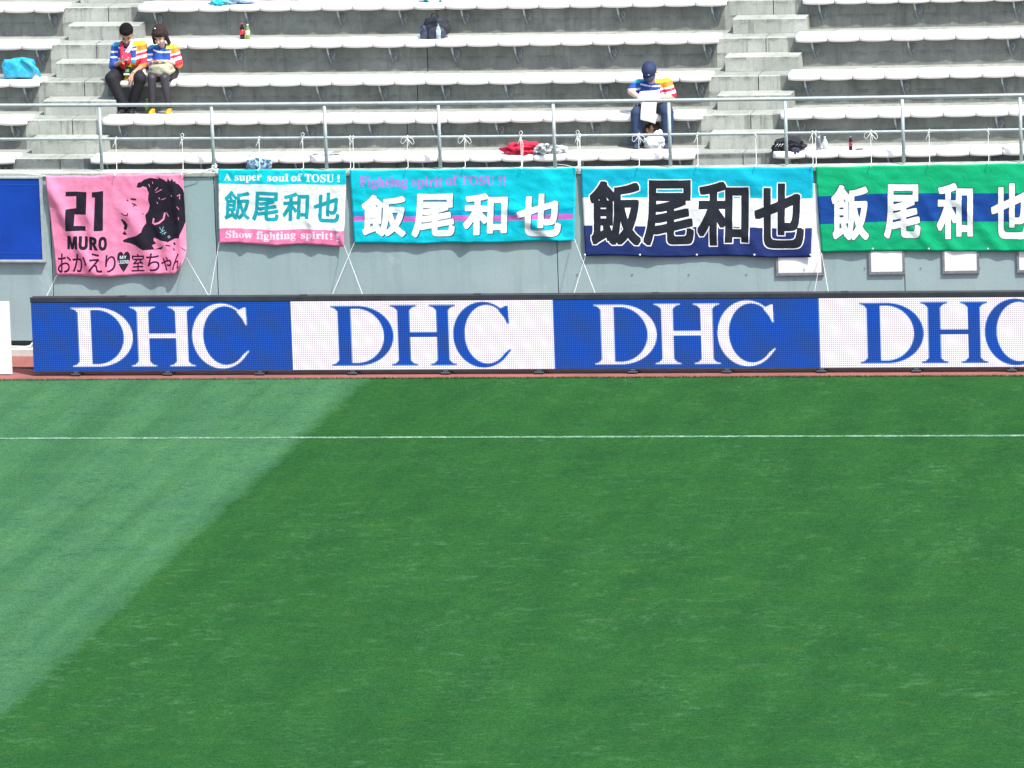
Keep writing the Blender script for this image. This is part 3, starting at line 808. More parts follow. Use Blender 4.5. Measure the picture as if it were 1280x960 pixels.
def quad_world(q, Y):
    out = []
    for x, y in q:
        d = _fw+_r*((x-640)/F)-_u*((y-480)/F); t = (Y-CAMPOS.y)/d.y; P = CAMPOS+d*t
        t = (Y+bend(P.x)-CAMPOS.y)/d.y; out.append(CAMPOS+d*t)
    return out
def make_banner(name, label, maker, folds, topsag, botwave, curl=None, nx=110, ny=42, gain=1.0, off=.035):
    q, img = maker(); Wq = quad_world(q, WY-.045)
    tl, tr, br, bl = Wq
    base = ((tl+tr)/2).copy(); base.z = (bl.z+br.z)/2
    t = thing(name, base, label, 'banner')
    me = bpy.data.meshes.new('cloth'); vs = []; uvs = []
    for j in range(ny+1):
        v = j/ny
        for i in range(nx+1):
            u = i/nx
            p = tl*(1-u)*(1-v)+tr*u*(1-v)+br*u*v+bl*(1-u)*v
            y = 0.0
            for (a, u0, wd, slope, v0, v1) in folds:
                k = math.exp(-((u-u0-slope*(v-.5))/wd)**2)*max(0, min(1, (v-v0)/.15))*max(0, min(1, (v1-v)/.15)); y -= a*k
            y += .010*noise.noise((u*7+base.x, v*3.2, base.z))+.006*noise.noise((u*19+base.x, v*11, 5))
            z = -topsag(u)*(1-v)+botwave(u)*v
            q2 = p+Vector((0, min(y*1.25, .010)-off*.15, z))
            if curl: q2 = curl(u, v, q2)
            vs.append(q2-base); uvs.append((u, 1-v))
    fs = [[j*(nx+1)+i, (j+1)*(nx+1)+i, (j+1)*(nx+1)+i+1, j*(nx+1)+i+1] for j in range(ny) for i in range(nx)]
    me.from_pydata(vs, [], fs); ul = me.uv_layers.new(name='UVMap')
    for p in me.polygons:
        for li, vi in zip(p.loop_indices, p.vertices): ul.data[li].uv = uvs[vi]
        p.use_smooth = True
    me.materials.append(cloth_mat(name+'_cloth', img, gain)); me.update()
    o = bpy.data.objects.new('cloth', me); C.objects.link(o); o.parent = t
    so_ = o.modifiers.new('thickness', 'SOLIDIFY'); so_.thickness = .0022; so_.offset = 1
    return t, Wq
def wp(x, y, Y):   # point of the picture frame of banner print -> place on the plane Y
    return quad_world([(x, y)], Y)[0]
def cord(t, pts, r=.0044, name='tie_cord'):
    b = MB(); b.tube(pts, r, 6); return b.build(name, M['cord'], t)
def tie(t, x, ybot, style=0, dbl=False):
    """a cord from the cloth hem up over the middle rail, knotted in front"""
    a = wp(x, ybot, WY-.085); top = wp(x-.6, 0, RYR); X = a.x-.01
    R = .019+.006; zc = 2.872; Yr = RYR+bend(X)
    ring = [(X+.004*math.sin(g), Yr-R*math.cos(g), zc+R*math.sin(g)) for g in [math.radians(d) for d in range(-60, 301, 40)]]
    cord(t, [a+Vector((0, 0, -.02)), a+Vector((0, -.004, .02)), (X+.003, Yr-.05, WT+.04), (X, Yr-.030, zc-.10), (X, Yr-R-.004, zc-.02)])
    if dbl: cord(t, [a+Vector((.018, 0, -.01)), (X+.016, Yr-.05, WT+.05), (X+.028, Yr-.030, zc-.10), (X+.006, Yr-R-.004, zc-.02)])
    b = MB(); b.tube(ring, .0055, 6)
    y = Yr-R-.008
    L = lambda pts, s=1: b.tube([(X+s*px*.78, y-.004, zc+pz*.78) for px, pz in pts], .0042, 6)
    if style == 1:     # bow
        L([(0, 0), (.05, .01), (.10, -.03), (.12, -.09), (.09, -.12), (.06, -.08), (.0, -.01)]); L([(0, 0), (.05, .01), (.10, -.02), (.11, -.08), (.08, -.11), (.04, -.07), (0, -.01)], -1); L([(0, 0), (.03, -.10), (.02, -.16)])
    elif style == 2:   # loop standing up
        L([(0, 0), (.03, .05), (.035, .08), (.01, .10), (-.02, .08), (-.01, .03), (0, 0)]); L([(0, 0), (-.03, -.08), (-.05, -.13)])
    elif style == 3:   # two ends
        L([(0, 0), (-.04, .02), (-.07, .03)]); L([(0, 0), (.05, .03), (.075, .025)]); L([(0, 0), (.015, -.05), (.02, -.07)])
    else:
        L([(0, 0), (-.02, -.06), (-.05, -.12), (-.06, -.15)]); L([(0, 0), (.02, .02), (.04, .01)])
    b.lathe([(.004, -.012), (.011, -.006), (.011, .006), (.004, .012)], (X, y, zc-.012), 8)
    b.build('knot', M['cord'], t)
def guy(t, x0, y0, x1, y1, r=.0034, Y1=.22):
    a = wp(x0, y0, WY-.09); d = wp(x1, y1, Y1); d.y = Y1; 
    dd = (d-a); cord(t, [a, a+dd*1.12], r, 'guy_cord')

def curl_pink(u, v, p):
    k = max(0, (u-.86)/.14)*max(0, (v-.72)/.28)
    p = p+Vector((-.10*k*k, -.10*k*(1-k*.4), .13*k*k)); return p
t1, _ = make_banner('pink_banner', 'pink cloth banner with 21 MURO, a dark head in profile and a heart', banner_pink,
    [(.035, .14, .05, .30, 0, 1.1), (.022, .30, .05, .18, .2, 1.2), (.03, .62, .06, .28, .25, 1.2), (.022, .80, .05, .2, .4, 1.2), (.02, .95, .03, .05, 0, 1.1), (.016, .45, .04, -.1, .5, 1.2)],
    lambda u: .012*math.sin(math.pi*min(1, u*2)) + .006*math.sin(u*23), lambda u: .012*math.sin(u*9+1), curl_pink)
tie(t1, 143.5, 220, 0); tie(t1, 226.5, 219, 2)
cord(t1, [wp(-30, 213, WY-.06), wp(20, 215.5, WY-.06), wp(57, 219.5, WY-.08)]); cord(t1, [wp(229, 218.5, WY-.08), wp(250, 214.5, WY-.07), wp(267, 210, WY+.05)])
guy(t1, 233, 322, 264, 372); guy(t1, 71, 344, 59, 373, .0022)
t2, _ = make_banner('white_striped_banner', 'small white banner with teal characters, cyan top strip and pink bottom strip', banner_two,
    [(.014, .2, .03, .02, .6, 1.3), (.018, .42, .04, .05, .6, 1.3), (.018, .72, .04, .1, .55, 1.3), (.026, .88, .03, .25, .65, 1.3), (.022, .95, .02, .2, .6, 1.3)],
    lambda u: .010*abs(math.sin(u*math.pi*3)), lambda u: .012*math.sin(u*11))
tie(t2, 322.5, 213.5, 0); tie(t2, 377, 213, 2); tie(t2, 436, 213, 3)
cord(t2, [wp(273, 211.5, WY-.08), wp(269, 209, WY+.03), wp(266, 208, WY+.08)])
b = MB(); c_ = wp(268, 209, WY+.06)
for s_ in range(4):
    b.tube([c_+Vector((.03*math.cos(g*1.1+s_), -.03+.01*s_, .03*math.sin(g+s_*1.7))) for g in np.linspace(0, 5, 9)], .006, 6)
b.tube([c_, c_+Vector((-.05, -.04, -.06)), c_+Vector((-.07, -.06, -.14))], .005, 6); b.tube([c_, c_+Vector((.05, -.03, .02)), c_+Vector((.02, -.04, .06))], .005, 6)
b.build('knot', M['cord'], t2)
guy(t2, 430, 306, 455, 372); guy(t2, 274, 303, 263, 371, .002)
t3, _ = make_banner('cyan_banner', 'long cyan banner with white characters and a magenta stripe', banner_three,
    [(.024, .60, .03, -.2, .45, 1.2), (.028, .70, .045, .45, .45, 1.15), (.012, .80, .03, -.2, .6, 1.2), (.012, .50, .02, .02, .1, 1.2), (.014, .25, .04, .1, .4, 1.2), (.012, .88, .04, 0, 0, 1.2)],
    lambda u: .012*abs(math.sin(u*math.pi*4)), lambda u: -.015*math.sin(u*math.pi)+.006*math.sin(u*17), gain=1.0)
tie(t3, 440, 213, 0); tie(t3, 508, 212, 1); tie(t3, 579.5, 211, 1); tie(t3, 650, 210.5, 2, True); tie(t3, 721, 210, 2, True)
cord(t3, [wp(720, 210, WY-.08), wp(708, 206.5, WY+.02), wp(695, 205, WY+.09)])
guy(t3, 718, 299, 745, 369); guy(t3, 443, 303, 414, 372, .0022)
t4, _ = make_banner('tricolour_banner', 'cyan, white and navy banner with big black white edged characters', banner_four,
    [(.017, .52, .045, .3, .3, 1.2), (.013, .62, .03, .35, .4, 1.2), (.020, .85, .055, .3, 0, 1.2), (.013, .93, .03, -.2, .5, 1.2), (.014, .18, .05, .1, .2, 1.2), (.012, .35, .03, -.1, .3, 1.2), (.012, .75, .03, 0, .3, 1.2)],
    lambda u: .010*abs(math.sin(u*math.pi*4)), lambda u: .010*math.sin(u*math.pi*4)+.0, gain=1.0)
tie(t4, 724, 210, 0); tie(t4, 797.5, 209.5, 1); tie(t4, 871, 209, 0); tie(t4, 944, 208.5, 3); tie(t4, 1015, 208, 0)
guy(t4, 732, 319, 717, 369, .0022)
for x in (731, 800, 871, 943, 1013):
    b = MB(); c_ = wp(x, 318.5, WY-.12); b.lathe([(.013, 0), (.013, .006), (.006, .010)], c_, 10, 0, Vector((0, -1, 0))); b.build('grommet', M['cord'], t4)
t5, _ = make_banner('green_banner', 'green banner with blue band and white characters at the right edge', banner_five,
    [(.015, .32, .03, .3, .25, 1.2), (.012, .45, .025, .2, .2, 1.2), (.014, .60, .03, .3, .3, 1.2), (.008, .52, .02, -.2, .5, 1.2), (.012, .15, .04, 0, 0, 1.2), (.016, .80, .05, .1, .2, 1.2)],
    lambda u: .008*abs(math.sin(u*math.pi*4)), lambda u: .012*math.sin(u*math.pi*1.5+.5), gain=1.0)
tie(t5, 1019, 209, 3); tie(t5, 1088, 208, 1); tie(t5, 1161, 206.5, 0); tie(t5, 1235, 205, 3); tie(t5, 1308, 204, 1)
guy(t5, 1027, 316, 1037, 368); guy(t5, 1027, 316, 1018, 369, .002)
for x in (1091, 1161, 1235):
    b = MB(); c_ = wp(x, 311, WY-.12); b.lathe([(.012, 0), (.012, .006), (.006, .010)], c_, 10, 0, Vector((0, -1, 0))); b.build('grommet', M['cord'], t5)

# ------------------------------------------------------------------ lumpy soft things
def lump(c, r, seed, mat, name, parent=None, amp=.18, fr=2.2, crease=.5, label=None, flat=.0, pull=None, sub=4, label_t=None, cat=None):
    bm = bmesh.new(); bmesh.ops.create_icosphere(bm, subdivisions=sub, radius=1)
    for v in bm.verts:
        p = v.co.copy(); d = p.normalized()
        n1 = noise.noise(d*fr+Vector((seed, 0, 0))); n2 = 1-abs(noise.noise(d*fr*2.3+Vector((0, seed, 3))))*2; n3 = noise.noise(d*fr*5+Vector((7, seed, 0)))
        k = 1+amp*(n1*1.2+crease*n2*.6+.3*n3)
        q = Vector((d.x*r[0]*k, d.y*r[1]*k, d.z*r[2]*k))
        fl = -r[2]*(1-flat)
        if q.z < fl: q.z = fl+(q.z-fl)*.08
        if pull: q = pull(d, q)
        v.co = q
    me = bpy.data.meshes.new(name); bm.to_mesh(me); bm.free()
    zmin = min(v.co.z for v in me.vertices)
    for v in me.vertices: v.co.z -= zmin
    for p in me.polygons: p.use_smooth = True
    me.materials.append(mat); o = bpy.data.objects.new(name, me); C.objects.link(o)
    c = Vector(c)
    if parent is not None: o.parent = parent; o.location = c-BASE[parent]
    else: o.location = c
    BASE[o] = c
    if label_t: tag(o, label_t, cat)
    return o
def seat_top(k): return fz(k)+.082
def plastic(name, c1, c2, alpha=1, rough=.3, sc_=6):
    t = NT(name); P = t.coord(); t.base(t.ramp(t.noise(P, sc_, 4, .6, .8), .35, .65, c1, c2)); t.rough(rough)
    t.bump(t.noise(P, 9, 5, .7, 1), .5, .03); return t.mat
cyanbag = plastic('cyan_plastic', (.01, .30, .50, 1), (.05, .50, .70, 1))
def yb(k, x, o): return fy(k)+bend(x)+o
# cyan plastic bag on the left bench
x = -7.36; t = thing('plastic_bag', (x, yb(2, x, .2), seat_top(2)), 'bright cyan plastic bag lying on the bench at the left edge', 'bag')
def boxy(d, q):
    m_ = max(abs(d.x), abs(d.z), .55*abs(d.y)); k = 1/(m_**.55); return V3((q.x*k*.93, q.y, max(q.z, -.16)*k*.93))
V3 = Vector
lump((x, yb(2, x, .30), seat_top(2)), (.235, .12, .145), 1.3, cyanbag, 'bag_body', t, .13, 2.3, .7, flat=.10, pull=boxy)
b = MB(); b.tube([(x+.06, yb(2, x, .2), seat_top(2)+.27), (x+.17, yb(2, x, .17), seat_top(2)+.23), (x+.27, yb(2, x, .19), seat_top(2)+.13), (x+.31, yb(2, x, .22), seat_top(2)+.03)], [.02, .028, .03, .02], 8); b.build('bag_handle', cyanbag, t)
# pale blue bag on the top bench
x = -4.64; t = thing('plastic_bag', (x, yb(4, x, .2), seat_top(4)), 'pale blue plastic bag on the highest bench behind the couple', 'bag')
pb = plastic('pale_blue_plastic', (.30, .50, .72, 1), (.42, .62, .80, 1)); tb = plastic('teal_plastic', (.0, .45, .55, 1), (.05, .60, .66, 1))
lump((x+.03, yb(4, x, .2), seat_top(4)), (.24, .15, .10), 4.1, pb, 'bag_body', t, .35, 2.2, .8, flat=.2)
lump((x-.17, yb(4, x, .10), seat_top(4)), (.13, .09, .035), 5.1, tb, 'folded_corner', t, .4, 2.5, .8, flat=.2)
x = -1.86; t = thing('plastic_bag', (x, yb(4, x, .2), seat_top(4)), 'turquoise and white carrier bag on the highest bench above the dark backpack', 'bag')
lump((x, yb(4, x, .2), seat_top(4)), (.15, .10, .11), 8.1, plastic('turquoise_plastic', (.0, .42, .50, 1), (.05, .60, .66, 1), sc_=3), 'bag_body', t, .25, 2, .8, flat=.2)
lump((x+.03, yb(4, x, .09), seat_top(4)), (.08, .03, .075), 9.1, M['white'], 'white_print', t, .1, 2, .4, flat=.2)
# dark backpack
bpm = simple('navy_nylon', (.010, .012, .020, 1), .7, .4, 9, bump=.4)
x = -1.70; zt = seat_top(3); t = thing('backpack', (x, yb(3, x, .33), zt), 'dark navy backpack on the upper bench under the turquoise bag', 'backpack')
lump((x, yb(3, x, .33), zt), (.195, .12, .160), 2.2, bpm, 'pack_body', t, .14, 1.7, .5, flat=.18)
lump((x+.02, yb(3, x, .225), zt), (.13, .05, .09), 3.2, simple('navy_pocket', (.03, .04, .07, 1), .6, .4, 9), 'front_pocket', t, .12, 1.7, .5, flat=.18)
lump((x-.15, yb(3, x, .25), zt+.01), (.055, .05, .09), 6.2, simple('blue_grey_side', (.035, .05, .10, 1), .6, .5, 14), 'side_pocket', t, .2, 2, .5, flat=.18)
b = MB(); b.tube([(x-.04, yb(3, x, .2), zt+.31), (x-.02, yb(3, x, .18), zt+.35), (x+.04, yb(3, x, .18), zt+.35), (x+.06, yb(3, x, .2), zt+.31)], .009, 6); b.build('carry_loop', bpm, t)

def bottle(k, x, oy, h, r, label, liquid, cap, lab=None, zz=None, clear=False, name='drink_bottle', cat='bottle', Y=None):
    z = seat_top(k) if zz is None else zz; y = yb(k, x, oy) if Y is None else Y+bend(x)
    t = thing(name, (x, y, z), label, cat)
    b = MB(); b.lathe([(r*.8, 0), (r, h*.03), (r, h*.28), (r*.93, h*.36), (r, h*.44), (r, h*.62), (r*.75, h*.76), (r*.4, h*.87), (r*.38, h*.93)], (x, y, z), 16)
    b.build('bottle_body', liquid, t)
    b = MB(); b.lathe([(r*.46, 0), (r*.46, h*.07), (r*.4, h*.08)], (x, y, z+h*.92), 12); b.build('cap', cap, t)
    if lab:
        b = MB(); b.lathe([(r*1.03, h*.30), (r*1.03, h*.60)], (x, y, z), 16); b.build('wrapper', lab, t)
    return t
def glossy(name, c, rough=.12, tr=0, ior=1.33):
    t = NT(name); v = t.coord(); t.base(t.ramp(t.noise(v, 9, 2), .3, .7, tuple(a*.85 for a in c[:3])+(1,), c)); t.rough(rough)
    t.b.inputs['Transmission Weight'].default_value = tr; t.b.inputs['IOR'].default_value = ior; return t.mat
cola = glossy('cola', (.03, .008, .005, 1)); redlab = simple('red_wrapper', (.55, .02, .03, 1), .4); redcap = simple('red_cap', (.5, .05, .07, 1), .4)
water = glossy('clear_water', (.75, .88, .90, 1), .08, .55); whitecap = simple('white_cap', (.8, .82, .82, 1), .4)
greentea = glossy('green_tea', (.25, .42, .10, 1), .1, .3); grnlab = simple('green_wrapper', (.20, .48, .16, 1), .4)
bottle(3, -4.40, .35, .225, .033, 'cola bottle with red wrapper standing on the bench right of the couple', cola, redcap, redlab)
bottle(3, -4.318, .33, .21, .031, 'clear and green tea bottle standing beside the upright cola bottle', greentea, whitecap, simple('pale_wrapper', (.6, .72, .5, 1), .4))
bottle(3, -1.640, .16, .215, .031, 'clear bottle with blue cap in front of the dark backpack', water, simple('blue_cap', (.05, .25, .6, 1), .4), simple('blue_white_wrapper', (.5, .68, .85, 1), .4))
bottle(0, 3.888, .28, .165, .032, 'short clear bottle behind the steel flask on the front bench', water, whitecap, simple('pale_blue_wrapper', (.62, .78, .82, 1), .4))
bottle(0, 4.245, .13, .185, .024, 'slim cola bottle standing alone on the right front bench', cola, simple('grey_cap', (.3, .3, .33, 1), .4), simple('pink_wrapper', (.55, .05, .12, 1), .4))
bottle(1, -5.492, 0, .20, .032, "green bottle standing on the terrace beside the woman's orange shoe", greentea, simple('green_cap', (.25, .5, .25, 1), .4), grnlab, zz=TZ(1), Y=3.40)
x = 3.822; z = seat_top(0); y = yb(0, x, .14); t = thing('vacuum_flask', (x, y, z), 'tall silver steel flask on the right front bench', 'flask')
stl = simple('brushed_steel', (.38, .39, .42, 1), .38, .08, 20, .9)
b = MB(); b.lathe([(.033, 0), (.036, .01), (.036, .175), (.031, .19)], (x, y, z), 18); b.build('flask_body', stl, t)
b = MB(); b.lathe([(.033, 0), (.033, .035), (.026, .046)], (x, y, z+.19), 18); b.build('flask_lid', stl, t)
# pen, papers, cloths on the front bench
b = MB(); x = 4.357; b.tube([(x-.05, yb(0, x, .12), seat_top(0)+.015), (x+.05, yb(0, x, .13), seat_top(0)+.017)], .009, 8)
tag(b.build('lighter', simple('dark_red_plastic', (.12, .03, .05, 1), .4)), 'tiny dark stick lying on the bench right of the slim cola bottle', 'lighter')
redc = simple('red_fabric', (.62, .02, .06, 1), .85, .3, 9, bump=.6)
x = -.12; lump((x, yb(0, x, .17), seat_top(0)), (.215, .15, .080), 11.3, redc, 'folded_jacket', None, .45, 2.1, .9, flat=.3, label_t='crumpled red garment lying on the front bench', cat='clothing')
t = NT('newsprint'); v = t.coord(); n1 = t.noise(t.coord((1, 1, 1)), 16, 4, .8); t.base(t.ramp(n1, .46, .54, (.10, .12, .13, 1), (.66, .70, .70, 1))); t.rough(.9); news = t.mat
x = .17; lump((x, yb(0, x, .17), seat_top(0)), (.13, .15, .068), 13.3, news, 'patterned_towel', None, .4, 2.4, .9, flat=.3, label_t='grey and white patterned cloth next to the red garment', cat='towel')
x = .36; lump((x, yb(0, x, .19), seat_top(0)), (.10, .13, .055), 14.3, plastic('pale_plastic', (.6, .62, .64, 1), (.8, .82, .84, 1)), 'plastic_bag', None, .4, 2.4, .9, flat=.3, label_t='pale crumpled plastic bag right of the patterned cloth', cat='bag')
# flyers on the front bench
b = MB(); x = -2.70; y = yb(0, x, .2); z = seat_top(0)+.012
b.box(x-.10, x+.06, y-.11, y+.1, z, z+.004, 0)
for i in range(4): b.tube([(x-.01+i*.028, y-.08, z+.007), (x+.05+i*.028, y+.07, z+.03)], .004, 5, 1)
b.box(x-.24, x-.17, y-.03, y+.01, z, z+.006, 1)
b.box(x+.0, x+.12, y-.07, y+.12, z+.008, z+.013, 0)
tag(b.build('flyer', [M['white'], simple('flyer_ink', (.10, .12, .14, 1), .8)]), 'white flyers with dark print on the front bench by a railing post', 'flyer')
# umbrella bundle behind the small white banner
bm_ = NT('blue_check'); v = bm_.coord(); bm_.base(bm_.ramp(bm_.noise(v, 18, 3, .7), .45, .55, (.02, .05, .10, 1), (.25, .42, .55, 1))); bm_.rough(.7)
x = -3.62; lump((x, 1.74+bend(x), WT), (.17, .09, .085), 21, bm_.mat, 'folded_umbrella', None, .2, 2, .6, flat=.2, label_t='blue patterned bundle resting on the wall above the small white banner', cat='umbrella')
# black bag on the right front bench
x = 3.42; t = thing('sports_bag', (x, yb(0, x, .2), seat_top(0)), 'black bag with pale stripes at the end of the right front bench', 'bag')
lump((x+.03, yb(0, x, .2), seat_top(0)), (.165, .13, .098), 31, M['black_cloth'], 'bag_body', t, .35, 2, .8, flat=.3)
lump((x-.14, yb(0, x, .15), seat_top(0)-.01), (.07, .07, .055), 33, M['black_cloth'], 'bag_end', t, .35, 2, .8, flat=.3)
lump((x+.12, yb(0, x, .06), seat_top(0)-.045), (.055, .05, .055), 35, simple('navy_cloth', (.03, .035, .07, 1), .9, .3, 20), 'hanging_flap', t, .35, 2, .8, flat=.3)
b = MB()
for i in range(3): b.tube([(x-.16+i*.035, yb(0, x, .07), seat_top(0)+.07), (x-.12+i*.035, yb(0, x, .055), seat_top(0)+.11)], .005, 5)
b.build('pale_stripe', M['cord'], t)
# litter: paper patch on the right stairs
b = MB(); x, y, z = 2.60, RY(0)-.18+bend(2.6), TZ(-1)+H0/2
lump((2.62, RY(0)-.2+bend(2.6), TZ(-1)+H0/2), (.085, .10, .012), 41, M['white'], 'paper_scrap', None, .5, 2, .5, flat=.3, sub=3, label_t='flat white paper scrap lying on a step of the right stairs', cat='paper')
# white scraps on the pitch

# ------------------------------------------------------------------ people
skin = simple('skin', (.50, .29, .20, 1), .55, .08, 20); skin2 = simple('pale_skin', (.64, .42, .33, 1), .55, .06, 20)
hairm = simple('black_hair', (.006, .005, .006, 1), .85, .4, 60, bump=.9, spec=.2); hairb = simple('dark_brown_hair', (.026, .013, .011, 1), .7, .4, 60, bump=.9, spec=.4)
J = {'blue': simple('jersey_blue', (.015, .07, .38, 1), .8, .15, 30, bump=.8, bscale=14), 'navy': simple('jersey_navy', (.008, .03, .16, 1), .7), 'cyan': simple('jersey_cyan', (.02, .38, .56, 1), .7), 'white': simple('jersey_white', (.8, .82, .84, 1), .7, .04, bump=.8, bscale=14), 'yellow': simple('jersey_yellow', (.72, .70, .02, 1), .7, .06, bump=.8, bscale=14), 'orange': simple('jersey_orange', (.78, .22, .02, 1), .7, .06, bump=.8, bscale=14), 'red': simple('jersey_red', (.60, .02, .05, 1), .7, .08, bump=.8, bscale=14)}
JK = list(J); JM = [J[k] for k in JK]
def blob(mb, name, mats, parent, voxel=.008, smooth=6, rule=None, label=None):
    me = bpy.data.meshes.new('tmp'); me.from_pydata([tuple(v) for v in mb.v], [], mb.f)
    o = bpy.data.objects.new('tmp', me); C.objects.link(o)
    r = o.modifiers.new('r', 'REMESH'); r.mode = 'VOXEL'; r.voxel_size = voxel; r.use_smooth_shade = True
    s = o.modifiers.new('s', 'SMOOTH'); s.factor = .5; s.iterations = smooth
    dg = bpy.context.evaluated_depsgraph_get(); dg.update()
    m2 = bpy.data.meshes.new_from_object(o.evaluated_get(dg), depsgraph=dg)
    bpy.data.objects.remove(o); bpy.data.meshes.remove(me)
    m2.name = name; m2.materials.clear()
    for mm in (mats if isinstance(mats, (list, tuple)) else [mats]): m2.materials.append(mm)
    off = BASE[parent]
    if rule:
        for p in m2.polygons: p.material_index = rule(p.center)
    n = len(m2.vertices); a = np.zeros(n*3, np.float32); m2.vertices.foreach_get('co', a); a = a.reshape(-1, 3)-np.array(off[:], np.float32)
    m2.vertices.foreach_set('co', a.ravel())
    for p in m2.polygons: p.use_smooth = True
    m2.update(); ob = bpy.data.objects.new(name, m2); C.objects.link(ob); ob.parent = parent; BASE[ob] = off
    if label: ob['label'] = label
    return ob
V = Vector
def hand(b, wrist, d, up, side, curl=.5, s=1.0, spread=.25):
    """palm and five fingers; d = direction of the fingers, up = back of the hand, side = +1 thumb on the right of d x up"""
    d = V(d).normalized(); up = V(up); up = (up-d*up.dot(d)).normalized(); sd = d.cross(up).normalized()*side
    w_ = V(wrist)
    for k in range(4):
        o = sd*(.030-.020*k)*s
        b.caps(w_+o*.5, .013*s, w_+d*.082*s+o, .011*s, 8)
        L = (.068, .078, .072, .056)[k]*s
        p = w_+d*.085*s+o; dr = (d+sd*(spread*(1.5-k)/3)-up*curl*.35).normalized()
        for j, fl in enumerate((.45, .32, .23)):
            q = p+dr*L*fl; b.caps(p, (.0085-.001*j)*s, q, (.0078-.001*j)*s, 8); p = q; dr = (dr-up*curl*.55).normalized()
    p = w_+d*.022*s+sd*.022*s; dr = (d*.65+sd*.9-up*.25).normalized()
    for L in (.035, .028, .022):
        q = p+dr*L*s; b.caps(p, .0105*s, q, .009*s, 8); p = q; dr = (dr+d*.25-up*curl*.2).normalized()
def head(b, c, fwd, s=1.0, lean=0):
    """skull, jaw, nose, ears into b; returns frame"""
    f = V(fwd).normalized(); r_ = f.cross(V((0, 0, 1))).normalized(); u_ = r_.cross(f).normalized()
    if lean: 
        q = Matrix.Rotation(lean, 3, f); r_ = q@r_; u_ = q@u_
    R = Matrix((r_, f, u_)).transposed(); c = V(c)
    L = lambda x, y, z: c+R@V((x*s, y*s, z*s))
    b.ell(L(0, -.012, .03), (.077*s, .095*s, .088*s), 20, 14, 0, R)
    b.ell(L(0, .030, -.045), (.056*s, .060*s, .068*s), 16, 10, 0, R)
    b.ell(L(0, .060, -.095), (.024*s, .022*s, .018*s), 10, 8, 0, R)
    b.caps(L(0, .088, .008), .008*s, L(0, .106, -.032), .0125*s, 8)
    for sx in (-1, 1):
        b.ell(L(sx*.079, -.012, -.012), (.010*s, .020*s, .032*s), 10, 8, 0, R)
        b.ell(L(sx*.030, .070, -.032), (.026*s, .022*s, .022*s), 10, 8, 0, R)
    return L, R
eyem = simple('eye_dark', (.02, .015, .015, 1), .3); lipm = simple('lips', (.45, .14, .13, 1), .5)
def face(t, L, R, s, hm):
    for sx in (-1, 1):
        b = MB(); b.ell(L(sx*.031, .083, .008), (.013*s, .008*s, .006*s), 10, 6, 0, R); b.build('eye', eyem, t)
        b = MB(); b.caps(L(sx*.016, .089, .028), .0045*s, L(sx*.048, .079, .030), .0035*s, 6); b.build('eyebrow', hm, t)
    b = MB(); b.ell(L(0, .089, -.062), (.022*s, .009*s, .007*s), 10, 6, 0, R); b.build('mouth', lipm, t)

def jersey_rule(cx, cz, hw, slope=0):
    """block pattern of the shirt by place on the garment: cx centre, cz shoulder height, hw half width"""
    def f(p):
        x = (p.x-cx)/hw; z = (cz-p.z)          # z metres below the shoulders
        if x > .52:                             # left sleeve of the wearer (right in view)
            d = z+(x-.52)*.05
            if d < .055: return JK.index('yellow')
            if d < .125: return JK.index('orange')
            if d < .150: return JK.index('white')
            if d < .185: return JK.index('red')
            if d < .225: return JK.index('white')
            if d < .30: return JK.index('red')
            return JK.index('orange')
        if x < -.62:
            if z < .05: return JK.index('cyan')
            if z < .115: return JK.index('blue')
            if z < .138: return JK.index('white')
            if z < .185: return JK.index('blue')
            if z < .205: return JK.index('white')
            return JK.index('blue')
        if x > .22 and z < .055-.0*x: return JK.index('yellow')
        if x < -.32 and z < .035: return JK.index('cyan')
        line = .088-.05*abs(x)*(1 if x < 0 else .3)
        if line < z < line+.020: return JK.index('white')
        if z < .20: return JK.index('blue')
        if z < .222: return JK.index('white')
        if z < .27: return JK.index('cyan')
        return JK.index('orange') if abs(x) > .25 else JK.index('yellow')
    return f

def shoe(t, heel, d, mat, sole, s=1.0, name='shoe', label=None):
    d = V(d).normalized(); h = V(heel); sd = d.cross(V((0, 0, 1)))
    b = MB(); b.caps(h+V((0, 0, .045))*s, .036*s, h+d*.09*s+V((0, 0, .040)), .036*s); b.caps(h+d*.09*s+V((0, 0, .038)), .040*s, h+d*.185*s+V((0, 0, .028)), .030*s); b.caps(h+V((0, 0, .05)), .036*s, h+V((0, 0, .08))*s, .036*s)
    o = blob(b, name, mat, t, .008, 3, label=label)
    b = MB()
    out = [(-.04, 0), (-.03, .034), (.03, .038), (.10, .043), (.17, .038), (.215, .0), (.17, -.038), (.10, -.043), (.03, -.034), (-.03, -.034)]
    vs = [h+d*a*s+sd*c*s+V((0, 0, z)) for z in (.0, .018) for a, c in out]; n = len(out)
    b.add(vs, [[i, (i+1) % n, n+(i+1) % n, n+i] for i in range(n)]+[list(range(n))[::-1], [n+i for i in range(n)]])
    b.build('shoe_sole', sole, t)

